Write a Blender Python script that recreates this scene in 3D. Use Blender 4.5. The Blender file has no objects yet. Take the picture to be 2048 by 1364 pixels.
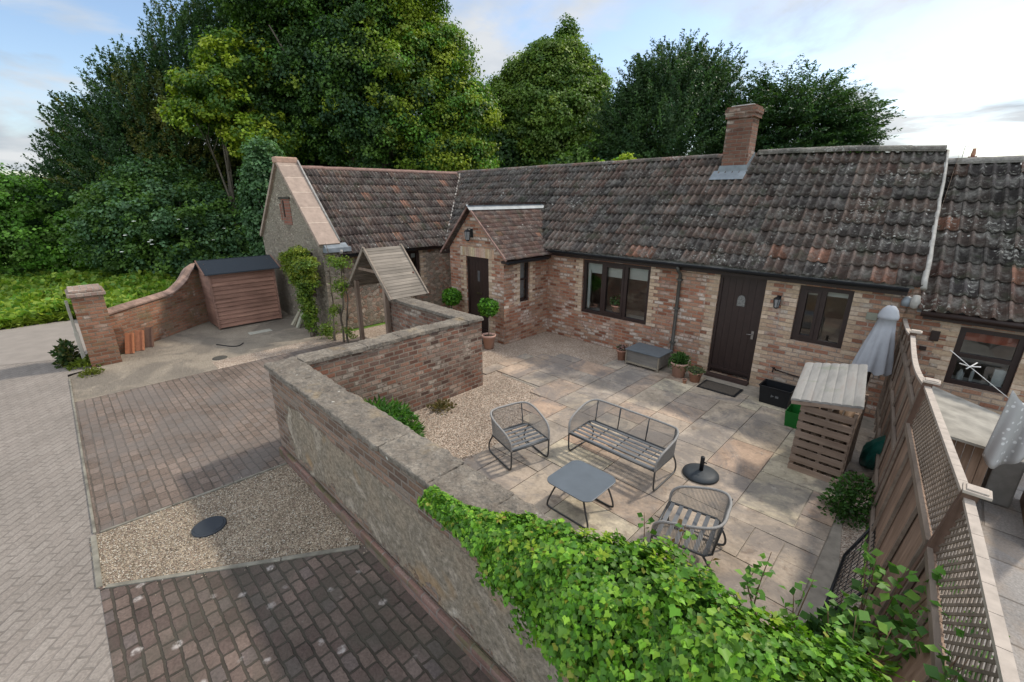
import bpy, math, random
import numpy as np
from mathutils import Vector

random.seed(7)
RNG = np.random.default_rng(7)
SC = bpy.context.scene
COL = SC.collection
PI = math.pi

# ------------------------------------------------------------------ camera, sky, sun, exposure
cam_d = bpy.data.cameras.new('camera'); cam = bpy.data.objects.new('camera', cam_d); COL.objects.link(cam)
cam_d.sensor_width = 36; cam_d.lens = 888 / 2048 * 36; cam_d.clip_start = 0.05; cam_d.clip_end = 2000
cam.location = (0, 0, 3.5); cam.rotation_euler = (math.radians(90 - 18.1), 0, math.radians(44.5))
SC.camera = cam

SUN_AZ = math.radians(18.2); SUN_EL = math.radians(48)
w = bpy.data.worlds.new('World'); SC.world = w; w.use_nodes = True
nt = w.node_tree; nt.nodes.clear()
def wn(t, **k):
    n = nt.nodes.new(t)
    for a, b in k.items(): setattr(n, a, b)
    return n
out = wn('ShaderNodeOutputWorld'); bg = wn('ShaderNodeBackground'); bg.inputs['Strength'].default_value = 0.13
sky = wn('ShaderNodeTexSky', sky_type='NISHITA', sun_disc=False, sun_elevation=SUN_EL, sun_rotation=SUN_AZ)
tc = wn('ShaderNodeTexCoord'); sep = wn('ShaderNodeSeparateXYZ'); nt.links.new(tc.outputs['Generated'], sep.inputs[0])
mx = wn('ShaderNodeMath', operation='MAXIMUM'); nt.links.new(sep.outputs['Z'], mx.inputs[0]); mx.inputs[1].default_value = 0.0
ad = wn('ShaderNodeMath', operation='ADD'); nt.links.new(mx.outputs[0], ad.inputs[0]); ad.inputs[1].default_value = 0.16
cmb = wn('ShaderNodeCombineXYZ')
for i, ax in enumerate('XY'):
    dv = wn('ShaderNodeMath', operation='DIVIDE'); nt.links.new(sep.outputs[ax], dv.inputs[0]); nt.links.new(ad.outputs[0], dv.inputs[1])
    nt.links.new(dv.outputs[0], cmb.inputs[i])
cmb.inputs[2].default_value = 3.7
n1 = wn('ShaderNodeTexNoise'); n1.inputs['Scale'].default_value = 0.85; n1.inputs['Detail'].default_value = 7; n1.inputs['Roughness'].default_value = 0.55; n1.inputs['Distortion'].default_value = 0.35
nt.links.new(cmb.outputs[0], n1.inputs['Vector'])
r1 = wn('ShaderNodeValToRGB'); r1.color_ramp.elements[0].position = 0.44; r1.color_ramp.elements[1].position = 0.55
nt.links.new(n1.outputs['Fac'], r1.inputs[0])
n2 = wn('ShaderNodeTexNoise'); n2.inputs['Scale'].default_value = 1.6; n2.inputs['Detail'].default_value = 6; n2.inputs['Roughness'].default_value = 0.5
nt.links.new(cmb.outputs[0], n2.inputs['Vector'])
r2 = wn('ShaderNodeValToRGB'); r2.color_ramp.elements[0].position = 0.36; r2.color_ramp.elements[1].position = 0.60
r2.color_ramp.elements[0].color = (2.35, 2.65, 3.0, 1); r2.color_ramp.elements[1].color = (3.9, 4.0, 4.1, 1)
nt.links.new(n2.outputs['Fac'], r2.inputs[0])
dt = wn('ShaderNodeVectorMath', operation='DOT_PRODUCT'); nt.links.new(tc.outputs['Generated'], dt.inputs[0]); dt.inputs[1].default_value = (.55, -.72, .42)  # unseen clouds behind the camera brightened, added as fill for the shaded facade
mr = wn('ShaderNodeMapRange', interpolation_type='SMOOTHSTEP'); nt.links.new(dt.outputs['Value'], mr.inputs['Value'])
for k_, v_ in (('From Min', -.15), ('From Max', .8), ('To Min', 1.0), ('To Max', 3.4)): mr.inputs[k_].default_value = v_
cb = wn('ShaderNodeVectorMath', operation='SCALE'); nt.links.new(r2.outputs[0], cb.inputs[0]); nt.links.new(mr.outputs[0], cb.inputs['Scale'])
mixs = wn('ShaderNodeMix', data_type='RGBA')
ml = wn('ShaderNodeMath', operation='MULTIPLY'); nt.links.new(r1.outputs[0], ml.inputs[0]); ml.inputs[1].default_value = 0.93
nt.links.new(ml.outputs[0], mixs.inputs['Factor']); nt.links.new(sky.outputs[0], mixs.inputs['A']); nt.links.new(cb.outputs[0], mixs.inputs['B'])
nt.links.new(mixs.outputs['Result'], bg.inputs['Color']); nt.links.new(bg.outputs[0], out.inputs[0])

sun_d = bpy.data.lights.new('sun', 'SUN'); sun_d.energy = 2.0; sun_d.angle = math.radians(3.5); sun_d.color = (1, 0.92, 0.80)
sun = bpy.data.objects.new('sun', sun_d); COL.objects.link(sun)
sdir = Vector((math.sin(SUN_AZ) * math.cos(SUN_EL), math.cos(SUN_AZ) * math.cos(SUN_EL), math.sin(SUN_EL)))
sun.rotation_euler = (-sdir).to_track_quat('-Z', 'Y').to_euler(); sun.location = (5, 20, 30)
SC.view_settings.view_transform = 'Standard'; SC.view_settings.look = 'None'; SC.view_settings.exposure = 0.62; SC.view_settings.gamma = 1
SC.cycles.max_bounces = 6; SC.cycles.transparent_max_bounces = 12

# ------------------------------------------------------------------ mesh helpers
class MB:
    def __init__(s): s.v = []; s.f = []; s.c = []; s.uv = []; s.m = []; s.sm = []
    def add(s, vs, fs, col=(1, 1, 1), uv=None, mi=0, smooth=False):
        b = len(s.v); s.v += [tuple(p) for p in vs]
        for i, f in enumerate(fs):
            s.f.append(tuple(b + k for k in f)); s.c.append(col); s.m.append(mi); s.sm.append(smooth)
            s.uv.append(None if uv is None else [uv[k] for k in f])
    def box(s, x0, x1, y0, y1, z0, z1, fn=None, **k):
        P = [(x0, y0, z0), (x1, y0, z0), (x1, y1, z0), (x0, y1, z0), (x0, y0, z1), (x1, y0, z1), (x1, y1, z1), (x0, y1, z1)]
        if fn: P = [fn(p) for p in P]
        s.add(P, [(0, 3, 2, 1), (4, 5, 6, 7), (0, 1, 5, 4), (1, 2, 6, 5), (2, 3, 7, 6), (3, 0, 4, 7)], **k)
    def bar(s, a, b, wd, ht, up=(0, 0, 1), **k):
        a = Vector(a); b = Vector(b); d = (b - a).normalized(); up = Vector(up)
        sd = d.cross(up).normalized(); u2 = sd.cross(d).normalized(); P = []
        for p in (a, b):
            for i, j in ((-1, -1), (1, -1), (1, 1), (-1, 1)): P.append(p + sd * i * wd / 2 + u2 * j * ht / 2)
        s.add(P, [(0, 1, 2, 3), (7, 6, 5, 4), (0, 4, 5, 1), (1, 5, 6, 2), (2, 6, 7, 3), (3, 7, 4, 0)], **k)
    def tube(s, pts, r, n=8, cap=True, **k):
        pts = [Vector(p) for p in pts]; N = len(pts)
        rs = r if isinstance(r, (list, tuple)) else [r] * N
        k.setdefault('smooth', True); P = []
        t0 = (pts[1] - pts[0]).normalized(); ref = Vector((0, 0, 1)) if abs(t0.z) < .9 else Vector((1, 0, 0))
        u = t0.cross(ref).normalized()
        for i in range(N):
            t = (pts[min(i + 1, N - 1)] - pts[max(i - 1, 0)]).normalized()
            u = (u - t * u.dot(t)); u = u.normalized() if u.length > 1e-6 else t.orthogonal().normalized()
            v = t.cross(u)
            for j in range(n):
                a = 2 * PI * j / n; P.append(pts[i] + (u * math.cos(a) + v * math.sin(a)) * rs[i])
        F = [(i * n + j, i * n + (j + 1) % n, (i + 1) * n + (j + 1) % n, (i + 1) * n + j) for i in range(N - 1) for j in range(n)]
        if cap: F += [tuple(reversed(range(n))), tuple((N - 1) * n + j for j in range(n))]
        s.add(P, F, **k)
    def lathe(s, prof, c=(0, 0, 0), n=20, **k):
        k.setdefault('smooth', True); P = []
        for r, z in prof:
            for j in range(n):
                a = 2 * PI * j / n; P.append((c[0] + r * math.cos(a), c[1] + r * math.sin(a), c[2] + z))
        m = len(prof)
        F = [(i * n + j, i * n + (j + 1) % n, (i + 1) * n + (j + 1) % n, (i + 1) * n + j) for i in range(m - 1) for j in range(n)]
        if prof[0][0] > 1e-5: F.append(tuple(reversed(range(n))))
        if prof[-1][0] > 1e-5: F.append(tuple((m - 1) * n + j for j in range(n)))
        s.add(P, F, **k)
    def prism(s, poly, vec, **k):      # planar polygon (3-D points) pushed along vec
        n = len(poly); P = [Vector(p) for p in poly]; P += [p + Vector(vec) for p in P]
        s.add(P, [tuple(reversed(range(n))), tuple(range(n, 2 * n))] + [(i, (i + 1) % n, n + (i + 1) % n, n + i) for i in range(n)], **k)
    def build(s, name, mats, parent=None, bevel=0, fix=True, fl=False):
        me = bpy.data.meshes.new(name)
        off = Vector((0, 0, 0))
        if parent is not None and fix:
            p = parent
            while p is not None: off += p.location; p = p.parent
        vs = [(v[0] - off.x, v[1] - off.y, v[2] - off.z) for v in s.v] if off.length else s.v
        me.from_pydata(vs, [], s.f)
        if not isinstance(mats, (list, tuple)): mats = [mats]
        for m in mats: me.materials.append(m)
        me.update()
        if fl:
            import bmesh
            bm = bmesh.new(); bm.from_mesh(me); bmesh.ops.recalc_face_normals(bm, faces=bm.faces); bm.to_mesh(me); bm.free(); me.update()
        uvl = me.uv_layers.new(name='UVMap'); ca = me.color_attributes.new('col', 'FLOAT_COLOR', 'CORNER')
        nl = len(me.loops); U = np.zeros((nl, 2), np.float32); Cc = np.ones((nl, 4), np.float32)
        for p in me.polygons:
            i = p.index; p.material_index = s.m[i]; p.use_smooth = s.sm[i]; n = p.normal
            if s.uv[i] is not None:
                for k_, li in enumerate(p.loop_indices): U[li] = s.uv[i][k_]
            else:
                if abs(n.z) > .75:
                    for li in p.loop_indices: q = s.v[me.loops[li].vertex_index]; U[li] = (q[0], q[1])
                else:
                    h = math.hypot(n.x, n.y) or 1; tx, ty = -n.y / h, n.x / h
                    if abs(tx) > abs(ty):
                        if tx < 0: tx, ty = -tx, -ty
                    elif ty < 0: tx, ty = -tx, -ty
                    for li in p.loop_indices: q = s.v[me.loops[li].vertex_index]; U[li] = (q[0] * tx + q[1] * ty, q[2])
            for li in p.loop_indices: Cc[li, :3] = s.c[i]
        uvl = me.uv_layers['UVMap']; ca = me.color_attributes['col']
        uvl.data.foreach_set('uv', U.ravel()); ca.data.foreach_set('color', Cc.ravel())
        o = bpy.data.objects.new(name, me); COL.objects.link(o)
        if parent is not None: o.parent = parent
        if bevel:
            b = o.modifiers.new('bevel', 'BEVEL'); b.width = bevel; b.segments = 2; b.limit_method = 'ANGLE'; b.angle_limit = math.radians(40)
        return o

def np_mesh(name, V, F, mat, colors=None, parent=None, smooth=False):   # F: (M,k) array
    me = bpy.data.meshes.new(name); V = np.asarray(V, np.float32); F = np.asarray(F, np.int32); M, k = F.shape
    me.vertices.add(len(V)); me.vertices.foreach_set('co', V.ravel())
    me.loops.add(M * k); me.loops.foreach_set('vertex_index', F.ravel())
    me.polygons.add(M); me.polygons.foreach_set('loop_start', np.arange(0, M * k, k, dtype=np.int32))
    try: me.polygons.foreach_set('loop_total', np.full(M, k, np.int32))
    except Exception: pass
    me.update(calc_edges=True); me.validate()
    if smooth: me.polygons.foreach_set('use_smooth', np.ones(M, bool))
    if colors is not None:
        ca = me.color_attributes.new('col', 'FLOAT_COLOR', 'CORNER')
        c4 = np.ones((M, 4), np.float32); c4[:, :3] = colors
        ca.data.foreach_set('color', np.repeat(c4, k, axis=0).ravel())
    me.materials.append(mat)
    o = bpy.data.objects.new(name, me); COL.objects.link(o)
    if parent is not None: o.parent = parent
    return o

def tag(o, label=None, cat=None, group=None, kind=None):
    if label: o['label'] = label
    if cat: o['category'] = cat
    if group: o['group'] = group
    if kind: o['kind'] = kind
    return o
def thing(name, label, cat, loc=(0, 0, 0), rz=0, group=None):
    o = bpy.data.objects.new(name, None); COL.objects.link(o); o.empty_display_size = .2
    o.location = loc; o.rotation_euler = (0, 0, rz)
    return tag(o, label, cat, group)
def copy_tree(o, parent=None):
    c = o.copy(); COL.objects.link(c); c.parent = parent
    for ch in [x for x in bpy.data.objects if x.parent == o]: copy_tree(ch, c)
    return c
def smooth01(a, b, x):
    t = min(1, max(0, (x - a) / (b - a))); return t * t * (3 - 2 * t)
def spline(pts, n=6, closed=False):
    P = [Vector(p) for p in pts]; out = []; N = len(P)
    for i in range(N if closed else N - 1):
        p0 = P[(i - 1) % N] if closed or i else P[0]; p1 = P[i]; p2 = P[(i + 1) % N]; p3 = P[(i + 2) % N] if closed or i + 2 < N else P[-1]
        for j in range(n):
            t = j / n; out.append(.5 * ((2 * p1) + (p2 - p0) * t + (2 * p0 - 5 * p1 + 4 * p2 - p3) * t * t + (3 * p1 - p0 - 3 * p2 + p3) * t ** 3))
    if not closed: out.append(P[-1])
    return out

# ------------------------------------------------------------------ material helpers
class M:
    def __init__(s, name):
        s.m = bpy.data.materials.new(name); s.m.use_nodes = True; s.nt = s.m.node_tree
        s.b = s.nt.nodes['Principled BSDF']; s.o = s.nt.nodes['Material Output']
    def n(s, t, ins=None, **k):
        nd = s.nt.nodes.new(t)
        for a, b in k.items(): setattr(nd, a, b)
        for key, v in (ins or {}).items(): s.set(nd.inputs[key], v)
        return nd
    def set(s, sock, v):
        if isinstance(v, bpy.types.NodeSocket): s.nt.links.new(v, sock)
        else:
            if hasattr(sock.default_value, '__len__') and not hasattr(v, '__len__'): v = (v,) * len(sock.default_value)
            if hasattr(v, '__len__') and len(v) == 3 and len(sock.default_value) == 4: v = (*v, 1)
            sock.default_value = v
    def coord(s, kind='UV', scale=(1, 1, 1), rot=0, loc=(0, 0, 0)):
        t = s.n('ShaderNodeTexCoord'); mp = s.n('ShaderNodeMapping', {'Vector': t.outputs[kind], 'Scale': scale, 'Rotation': (0, 0, rot), 'Location': loc})
        return mp.outputs[0]
    def noise(s, vec, sc, det=4, ro=.55, dist=0, dim='3D'):
        return s.n('ShaderNodeTexNoise', {'Vector': vec, 'Scale': sc, 'Detail': det, 'Roughness': ro, 'Distortion': dist}).outputs
    def ramp(s, fac, stops, interp='LINEAR'):
        r = s.n('ShaderNodeValToRGB', {0: fac}); cr = r.color_ramp; cr.interpolation = interp
        while len(cr.elements) < len(stops): cr.elements.new(.5)
        for e, (p, c) in zip(cr.elements, stops):
            e.position = p; e.color = (*c, 1) if hasattr(c, '__len__') else (c, c, c, 1)
        return r.outputs[0]
    def mix(s, f, a, b, mode='MIX'):
        n = s.n('ShaderNodeMix', data_type='RGBA', blend_type=mode); s.set(n.inputs['Factor'], f); s.set(n.inputs['A'], a); s.set(n.inputs['B'], b)
        return n.outputs['Result']
    def math(s, op, a, b=0, c=None):
        n = s.n('ShaderNodeMath', {0: a, 1: b}, operation=op)
        if c is not None: s.set(n.inputs[2], c)
        return n.outputs[0]
    def bump(s, h, st=.5, d=.01, nrm=None):
        n = s.n('ShaderNodeBump', {'Height': h, 'Strength': st, 'Distance': d})
        if nrm is not None: s.set(n.inputs['Normal'], nrm)
        return n.outputs[0]
    def attr(s): return s.n('ShaderNodeVertexColor', layer_name='col').outputs[0]
    def fin(s, col, rough=.8, normal=None, metal=0, spec=.3, **k):
        s.set(s.b.inputs['Base Color'], col); s.set(s.b.inputs['Roughness'], rough); s.set(s.b.inputs['Metallic'], metal)
        s.set(s.b.inputs['Specular IOR Level'], spec)
        if normal is not None: s.set(s.b.inputs['Normal'], normal)
        return s.m

def m_plain(name, c, rough=.6, metal=0, var=.15, nsc=12, bump=.15, spec=.3, attr=False):
    s = M(name); v = s.coord('Object'); n = s.noise(v, nsc, 5)[0]
    base = s.attr() if attr else c
    if attr: base = s.mix(1, s.attr(), c, 'MULTIPLY')
    f = s.ramp(n, [(.25, 1 - var), (.75, 1 + var)])
    return s.fin(s.mix(1, base, f, 'MULTIPLY'), rough, s.bump(n, bump, .01), metal, spec)

def m_brick(name, cols, mortar, pale=0.0, palec=(.55, .48, .4), bw=.225, bh=.075, ms=.011, grime=.35, tone=1.0, moss=0, offset=.5, coord='UV', rot=0, bumpd=.012, distort=.010, stain=None, scl=1):
    s = M(name); v = s.coord(coord, rot=rot)
    nz = s.noise(v, 9, 3)
    dv = s.n('ShaderNodeVectorMath', {0: nz[1], 1: (.5, .5, .5)}, operation='SUBTRACT').outputs[0]
    dv = s.n('ShaderNodeVectorMath', {0: dv, 'Scale': distort}, operation='SCALE').outputs[0]
    v2 = s.n('ShaderNodeVectorMath', {0: v, 1: dv}, operation='ADD').outputs[0]
    b = s.n('ShaderNodeTexBrick', {'Vector': v2, 'Color1': (0, 0, 0), 'Color2': (1, 1, 1), 'Mortar': (.5, .5, .5), 'Scale': 1, 'Mortar Size': ms, 'Mortar Smooth': .35, 'Bias': 0, 'Brick Width': bw, 'Row Height': bh}, offset=offset)
    k = len(cols); col = s.ramp(b.outputs['Color'], [(i / max(1, k - 1), c) for i, c in enumerate(cols)])
    if pale:
        big = s.noise(v, 1.3, 3)[0]; tint = s.ramp(s.noise(s.n('ShaderNodeVectorMath', {0: b.outputs['Color'], 'Scale': 37.0}, operation='SCALE').outputs[0], 3, 0)[0], [(.5, 0), (.53, 1)])
        msk = s.math('MULTIPLY', tint, s.ramp(big, [(.62 - pale * .3, 0), (.72 - pale * .2, 1)]))
        patch = s.ramp(s.noise(v, 14, 3)[0], [(.35, 0), (.5, 1)]); msk = s.math('MULTIPLY', msk, patch)
        col = s.mix(msk, col, palec)
    fine = s.noise(v, 45, 4)[0]; col = s.mix(1, col, s.ramp(fine, [(.3, .78), (.7, 1.2)]), 'MULTIPLY')
    mc = s.mix(1, mortar, s.ramp(s.noise(v, 7, 4)[0], [(.3, .7), (.7, 1.15)]), 'MULTIPLY')
    col = s.mix(b.outputs['Fac'], col, mc)
    g = s.noise(v, .9, 6, .6)[0]; col = s.mix(1, col, s.ramp(g, [(.3, 1 - grime), (.65, 1.0)]), 'MULTIPLY')
    if moss: col = s.mix(s.math('MULTIPLY', s.ramp(s.noise(v, 2.2, 5)[0], [(.5, 0), (.62, 1)]), moss), col, (.09, .11, .04))
    if stain: col = s.mix(s.math('MULTIPLY', s.ramp(s.noise(v, 1.1, 6, .6, 1.0)[0], [(.45, 0), (.6, 1)]), stain[1]), col, stain[0])
    if tone != 1: col = s.mix(1, col, (tone,) * 3, 'MULTIPLY')
    h = s.math('SUBTRACT', 1, b.outputs['Fac']); h = s.math('ADD', h, s.math('MULTIPLY', fine, .5))
    return s.fin(col, .9, s.bump(h, .8, bumpd), spec=.15)

def m_rubble(name, cols, mortar, sc=5, patch=None, bump=.03):
    s = M(name); v = s.coord('UV', scale=(1, 1.5, 1))
    nz = s.noise(v, 5, 3)[1]; v2 = s.n('ShaderNodeVectorMath', {0: v, 1: s.n('ShaderNodeVectorMath', {0: nz, 'Scale': .06}, operation='SCALE').outputs[0]}, operation='ADD').outputs[0]
    vo = s.n('ShaderNodeTexVoronoi', {'Vector': v2, 'Scale': sc}); ve = s.n('ShaderNodeTexVoronoi', {'Vector': v2, 'Scale': sc}, feature='DISTANCE_TO_EDGE')
    sp = s.n('ShaderNodeSeparateColor', {0: vo.outputs['Color']}).outputs[0]
    col = s.ramp(sp, [(i / (len(cols) - 1), c) for i, c in enumerate(cols)])
    edge = s.ramp(ve.outputs[0], [(.02, 0), (.09, 1)])
    fine = s.noise(v, 30, 5)[0]
    col = s.mix(edge, mortar, col); col = s.mix(1, col, s.ramp(fine, [(.3, .7), (.7, 1.25)]), 'MULTIPLY')
    if patch: col = s.mix(s.ramp(s.noise(v, 1.0, 5, .6)[0], [(.5, 0), (.58, .8)]), col, patch)
    h = s.math('ADD', edge, s.math('MULTIPLY', fine, .6))
    return s.fin(col, .95, s.bump(h, .8, bump), spec=.1)

def m_wood(name, c1, c2, ax=0, pitch=0, rough=.75, coord='Object', grooves=.012, attr=False):
    s = M(name); sc = [18, 18, 18]; sc[ax] = 1.2
    v = s.coord(coord, scale=sc); n = s.noise(v, 1, 6, .6, .4)[0]; n2 = s.noise(s.coord(coord), 1.6, 4)[0]
    col = s.ramp(n, [(.3, c1), (.72, c2)]); col = s.mix(1, col, s.ramp(n2, [(.3, .75), (.7, 1.2)]), 'MULTIPLY')
    if attr: col = s.mix(1, col, s.attr(), 'MULTIPLY')
    return s.fin(col, rough, s.bump(n, .4, .006), spec=.2)

def m_leaf(name, trans=.3, rough=.5, spec=.25):
    s = M(name); col = s.attr()
    geo = s.n('ShaderNodeNewGeometry'); col2 = s.mix(.35, col, (.16, .22, .05))
    s.fin(col, rough, spec=spec)
    tr = s.n('ShaderNodeBsdfTranslucent', {'Color': s.mix(1, col, (1.25, 1.4, .6), 'MULTIPLY')}); mixn = s.n('ShaderNodeMixShader', {0: trans, 1: s.b.outputs[0], 2: tr.outputs[0]})
    s.nt.links.new(mixn.outputs[0], s.o.inputs[0]); return s.m

def m_glass(name='window_glass', tint=(.8, .85, .85)):
    s = M(name); g = s.n('ShaderNodeBsdfGlossy', {'Color': (.95, .97, 1), 'Roughness': .03}); t = s.n('ShaderNodeBsdfTransparent', {'Color': tint})
    f = s.n('ShaderNodeFresnel', {'IOR': 1.55}).outputs[0]; f = s.math('ADD', f, .06)
    mm = s.n('ShaderNodeMixShader', {0: f, 1: t.outputs[0], 2: g.outputs[0]}); s.nt.links.new(mm.outputs[0], s.o.inputs[0]); return s.m

BR_RED = [(.17, .075, .045), (.27, .105, .06), (.33, .14, .08), (.30, .17, .11), (.40, .21, .13)]
mt_brick = m_brick('house_brick', [(.22, .095, .06), (.33, .135, .08), (.40, .18, .11), (.35, .20, .135), (.45, .245, .155), (.47, .32, .22)], (.36, .27, .20), pale=.8, palec=(.60, .51, .43), grime=.35, bw=.21)
mt_brick_b = m_brick('house_brick_mixed', [(.26, .12, .075), (.38, .19, .125), (.48, .30, .20), (.53, .38, .27), (.56, .43, .31)], (.40, .32, .255), pale=.35, grime=.35, bw=.21)
mt_gwall = m_brick('garden_wall_brick', [(.11, .068, .054), (.22, .11, .078), (.31, .145, .095), (.17, .12, .098), (.35, .195, .135), (.27, .18, .135)], (.30, .245, .19), pale=.6, palec=(.50, .42, .34), grime=.5, ms=.013, bw=.175, bh=.078, distort=.02)
mt_pillar = m_brick('pillar_brick', [(.22, .10, .06), (.32, .15, .09), (.38, .19, .12), (.30, .19, .13)], (.29, .225, .165), pale=.3, grime=.45, moss=.3)
mt_rubble = m_rubble('rubble_stone', [(.17, .14, .105), (.31, .265, .205), (.24, .195, .15), (.40, .345, .27)], (.29, .25, .2), 9, patch=(.29, .25, .195))
mt_rub_brick = m_rubble('stone_and_brick_patching', [(.2, .16, .12), (.3, .25, .19), (.30, .15, .1), (.45, .36, .28), (.25, .2, .16)], (.27, .225, .17), 8)
mt_dark = m_plain('dark_brown_frame', (.028, .016, .013), .45, var=.2, spec=.4)
mt_black = m_plain('black_plastic', (.012, .013, .015), .4, var=.2)
mt_glass = m_glass()
mt_blind = m_plain('cream_blind', (.62, .60, .54), .8, var=.04)
mt_lead = m_plain('lead_sheet', (.20, .22, .235), .55, metal=.2, var=.3, nsc=6)
mt_mortar = m_plain('pale_mortar', (.33, .31, .28), .9, var=.35, nsc=9, bump=.5)
mt_terra = m_plain('terracotta', (.42, .22, .15), .8, var=.2, nsc=7)
mt_terra_p = m_plain('pinkish_terracotta', (.50, .31, .24), .85, var=.12, nsc=7)
mt_ridge = m_plain('clay_ridge', (.22, .135, .11), .85, var=.35, nsc=8, bump=.4)
mt_soil = m_plain('soil', (.06, .045, .035), .95, var=.4, nsc=30, bump=.8)
mt_slab = None
mt_leaf = m_leaf('foliage'); mt_ivy = m_leaf('ivy_leaf', .20, .5, .3)
mt_bark = m_wood('bark', (.06, .05, .035), (.16, .13, .10), 2)

def m_tile(name, lich=.5, fine=26):
    s = M(name); v = s.coord('Object'); col = s.attr(); col = s.mix(s.ramp(s.noise(v, 5, 6, .7)[0], [(.46, 0), (.64, .28 + lich * .35)]), col, (.23, .215, .19))
    n = s.noise(v, fine, 5, .6)[0]; col = s.mix(1, col, s.ramp(n, [(.3, .65), (.7, 1.35)]), 'MULTIPLY')
    l1 = s.noise(v, 20, 3, .6)[0]; l2 = s.noise(v, 1.5, 4)[0]
    thr = s.math('ADD', l1, s.math('MULTIPLY', s.math('SUBTRACT', l2, .5), .65))
    col = s.mix(s.math('MULTIPLY', s.ramp(thr, [(.74 - lich * .14, 0), (.82 - lich * .14, 1)]), .8), col, (.34, .325, .285))
    vo = s.n('ShaderNodeTexVoronoi', {'Vector': v, 'Scale': 7}); sp = s.ramp(vo.outputs['Distance'], [(.10, 1), (.16, 0)])
    sel = s.ramp(s.n('ShaderNodeSeparateColor', {0: vo.outputs['Color']}).outputs[0], [(.70, 0), (.72, 1)]); sel = s.math('MULTIPLY', sel, s.ramp(l2, [(.42, .15), (.6, 1)]))
    col = s.mix(s.math('MULTIPLY', sp, s.math('MULTIPLY', sel, .85)), col, (.55, .53, .48))
    mo = s.ramp(s.noise(v, 3.3, 5)[0], [(.56, 0), (.66, .55)]); col = s.mix(mo, col, (.05, .055, .035))
    return s.fin(col, .92, s.bump(n, .5, .008), spec=.12)
mt_tile = m_tile('roof_tile_lichened', .55); mt_tile_n = m_tile('roof_tile_neighbour', .75); mt_tile_w = m_tile('roof_tile_wing', .3); mt_tile_p = m_tile('roof_tile_plain', .25)

def m_coping():
    s = M('coping_stone'); v = s.coord('Object')
    n = s.noise(v, 3, 6, .65)[0]; f = s.noise(v, 40, 5, .6)[0]
    col = s.ramp(n, [(.3, (.12, .10, .082)), (.5, (.19, .163, .132)), (.72, (.27, .235, .19))]); col = s.mix(1, col, s.ramp(f, [(.3, .72), (.7, 1.25)]), 'MULTIPLY')
    col = s.mix(s.ramp(s.noise(v, 13, 5, .65, .5)[0], [(.50, 0), (.66, .6)]), col, (.085, .08, .072)); col = s.mix(s.ramp(s.noise(v, 60, 3, .7)[0], [(.60, 0), (.66, .7)]), col, (.05, .047, .042)); col = s.mix(s.ramp(s.noise(v, 24, 4, .7)[0], [(.62, 0), (.70, .6)]), col, (.34, .32, .28))
    vo = s.n('ShaderNodeTexVoronoi', {'Vector': v, 'Scale': 6}); sp = s.ramp(vo.outputs['Distance'], [(.08, 1), (.13, 0)])
    col = s.mix(s.math('MULTIPLY', sp, s.ramp(s.n('ShaderNodeSeparateColor', {0: vo.outputs['Color']}).outputs[1], [(.72, 0), (.74, .8)])), col, (.6, .57, .5))
    col = s.mix(s.ramp(s.noise(v, 2.1, 4)[0], [(.6, 0), (.7, .4)]), col, (.30, .22, .12))
    return s.fin(col, .95, s.bump(s.math('ADD', f, n), .7, .015), spec=.1)
mt_coping = m_coping()

def m_render_wall():    # old lime render over brick, worn away at the top and the foot
    s = M('worn_lime_render'); v = s.coord('UV'); sep = s.n('ShaderNodeSeparateXYZ', {0: v}); z = sep.outputs[1]
    b = s.n('ShaderNodeTexBrick', {'Vector': v, 'Color1': (0, 0, 0), 'Color2': (1, 1, 1), 'Mortar': (.5, .5, .5), 'Scale': 1, 'Mortar Size': .013, 'Mortar Smooth': .4, 'Brick Width': .22, 'Row Height': .078})
    col = s.ramp(b.outputs['Color'], [(0, (.13, .09, .07)), (.4, (.21, .14, .10)), (.7, (.28, .185, .135)), (1, (.24, .19, .15))])
    f = s.noise(v, 35, 5, .6)[0]; col = s.mix(1, col, s.ramp(f, [(.3, .7), (.7, 1.25)]), 'MULTIPLY'); col = s.mix(b.outputs['Fac'], col, (.24, .2, .165))
    r = s.noise(v, 2.6, 7, .68, .6)[0]; rc = s.ramp(r, [(.3, (.17, .13, .095)), (.43, (.30, .245, .18)), (.52, (.22, .185, .14)), (.6, (.34, .285, .22)), (.72, (.43, .38, .31))])
    rc = s.mix(1, rc, s.ramp(s.noise(v, 18, 6, .7)[0], [(.3, .5), (.65, 1.25)]), 'MULTIPLY')
    rc = s.mix(s.ramp(s.noise(v, 26, 3, .5, 1.5)[0], [(.63, 0), (.68, .8)]), rc, (.12, .10, .08))
    rc = s.mix(s.ramp(s.noise(v, .9, 3)[0], [(.60, 0), (.68, .75)]), rc, (.36, .22, .10))
    band = s.math('MULTIPLY', s.ramp(z, [(.02, 0), (.40, 1)]), s.ramp(z, [(.92, 1), (1.42, 0)])); band = s.math('MULTIPLY', band, s.ramp(s.math('ADD', s.math('MULTIPLY', sep.outputs[0], .1), .62), [(.0, 0), (.09, 1)]))
    mk = s.ramp(s.math('ADD', band, s.math('MULTIPLY', s.math('SUBTRACT', s.noise(v, 2.6, 8, .72)[0], .5), 2.8)), [(.40, 0), (.5, 1)])
    col = s.mix(mk, col, rc); h = s.math('ADD', s.math('MULTIPLY', mk, .7), s.math('MULTIPLY', f, .5))
    h = s.math('ADD', h, s.math('MULTIPLY', s.math('SUBTRACT', 1, b.outputs['Fac']), s.math('SUBTRACT', 1, mk)))
    return s.fin(col, .95, s.bump(h, .9, .02), spec=.1)
mt_render = m_render_wall()

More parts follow.
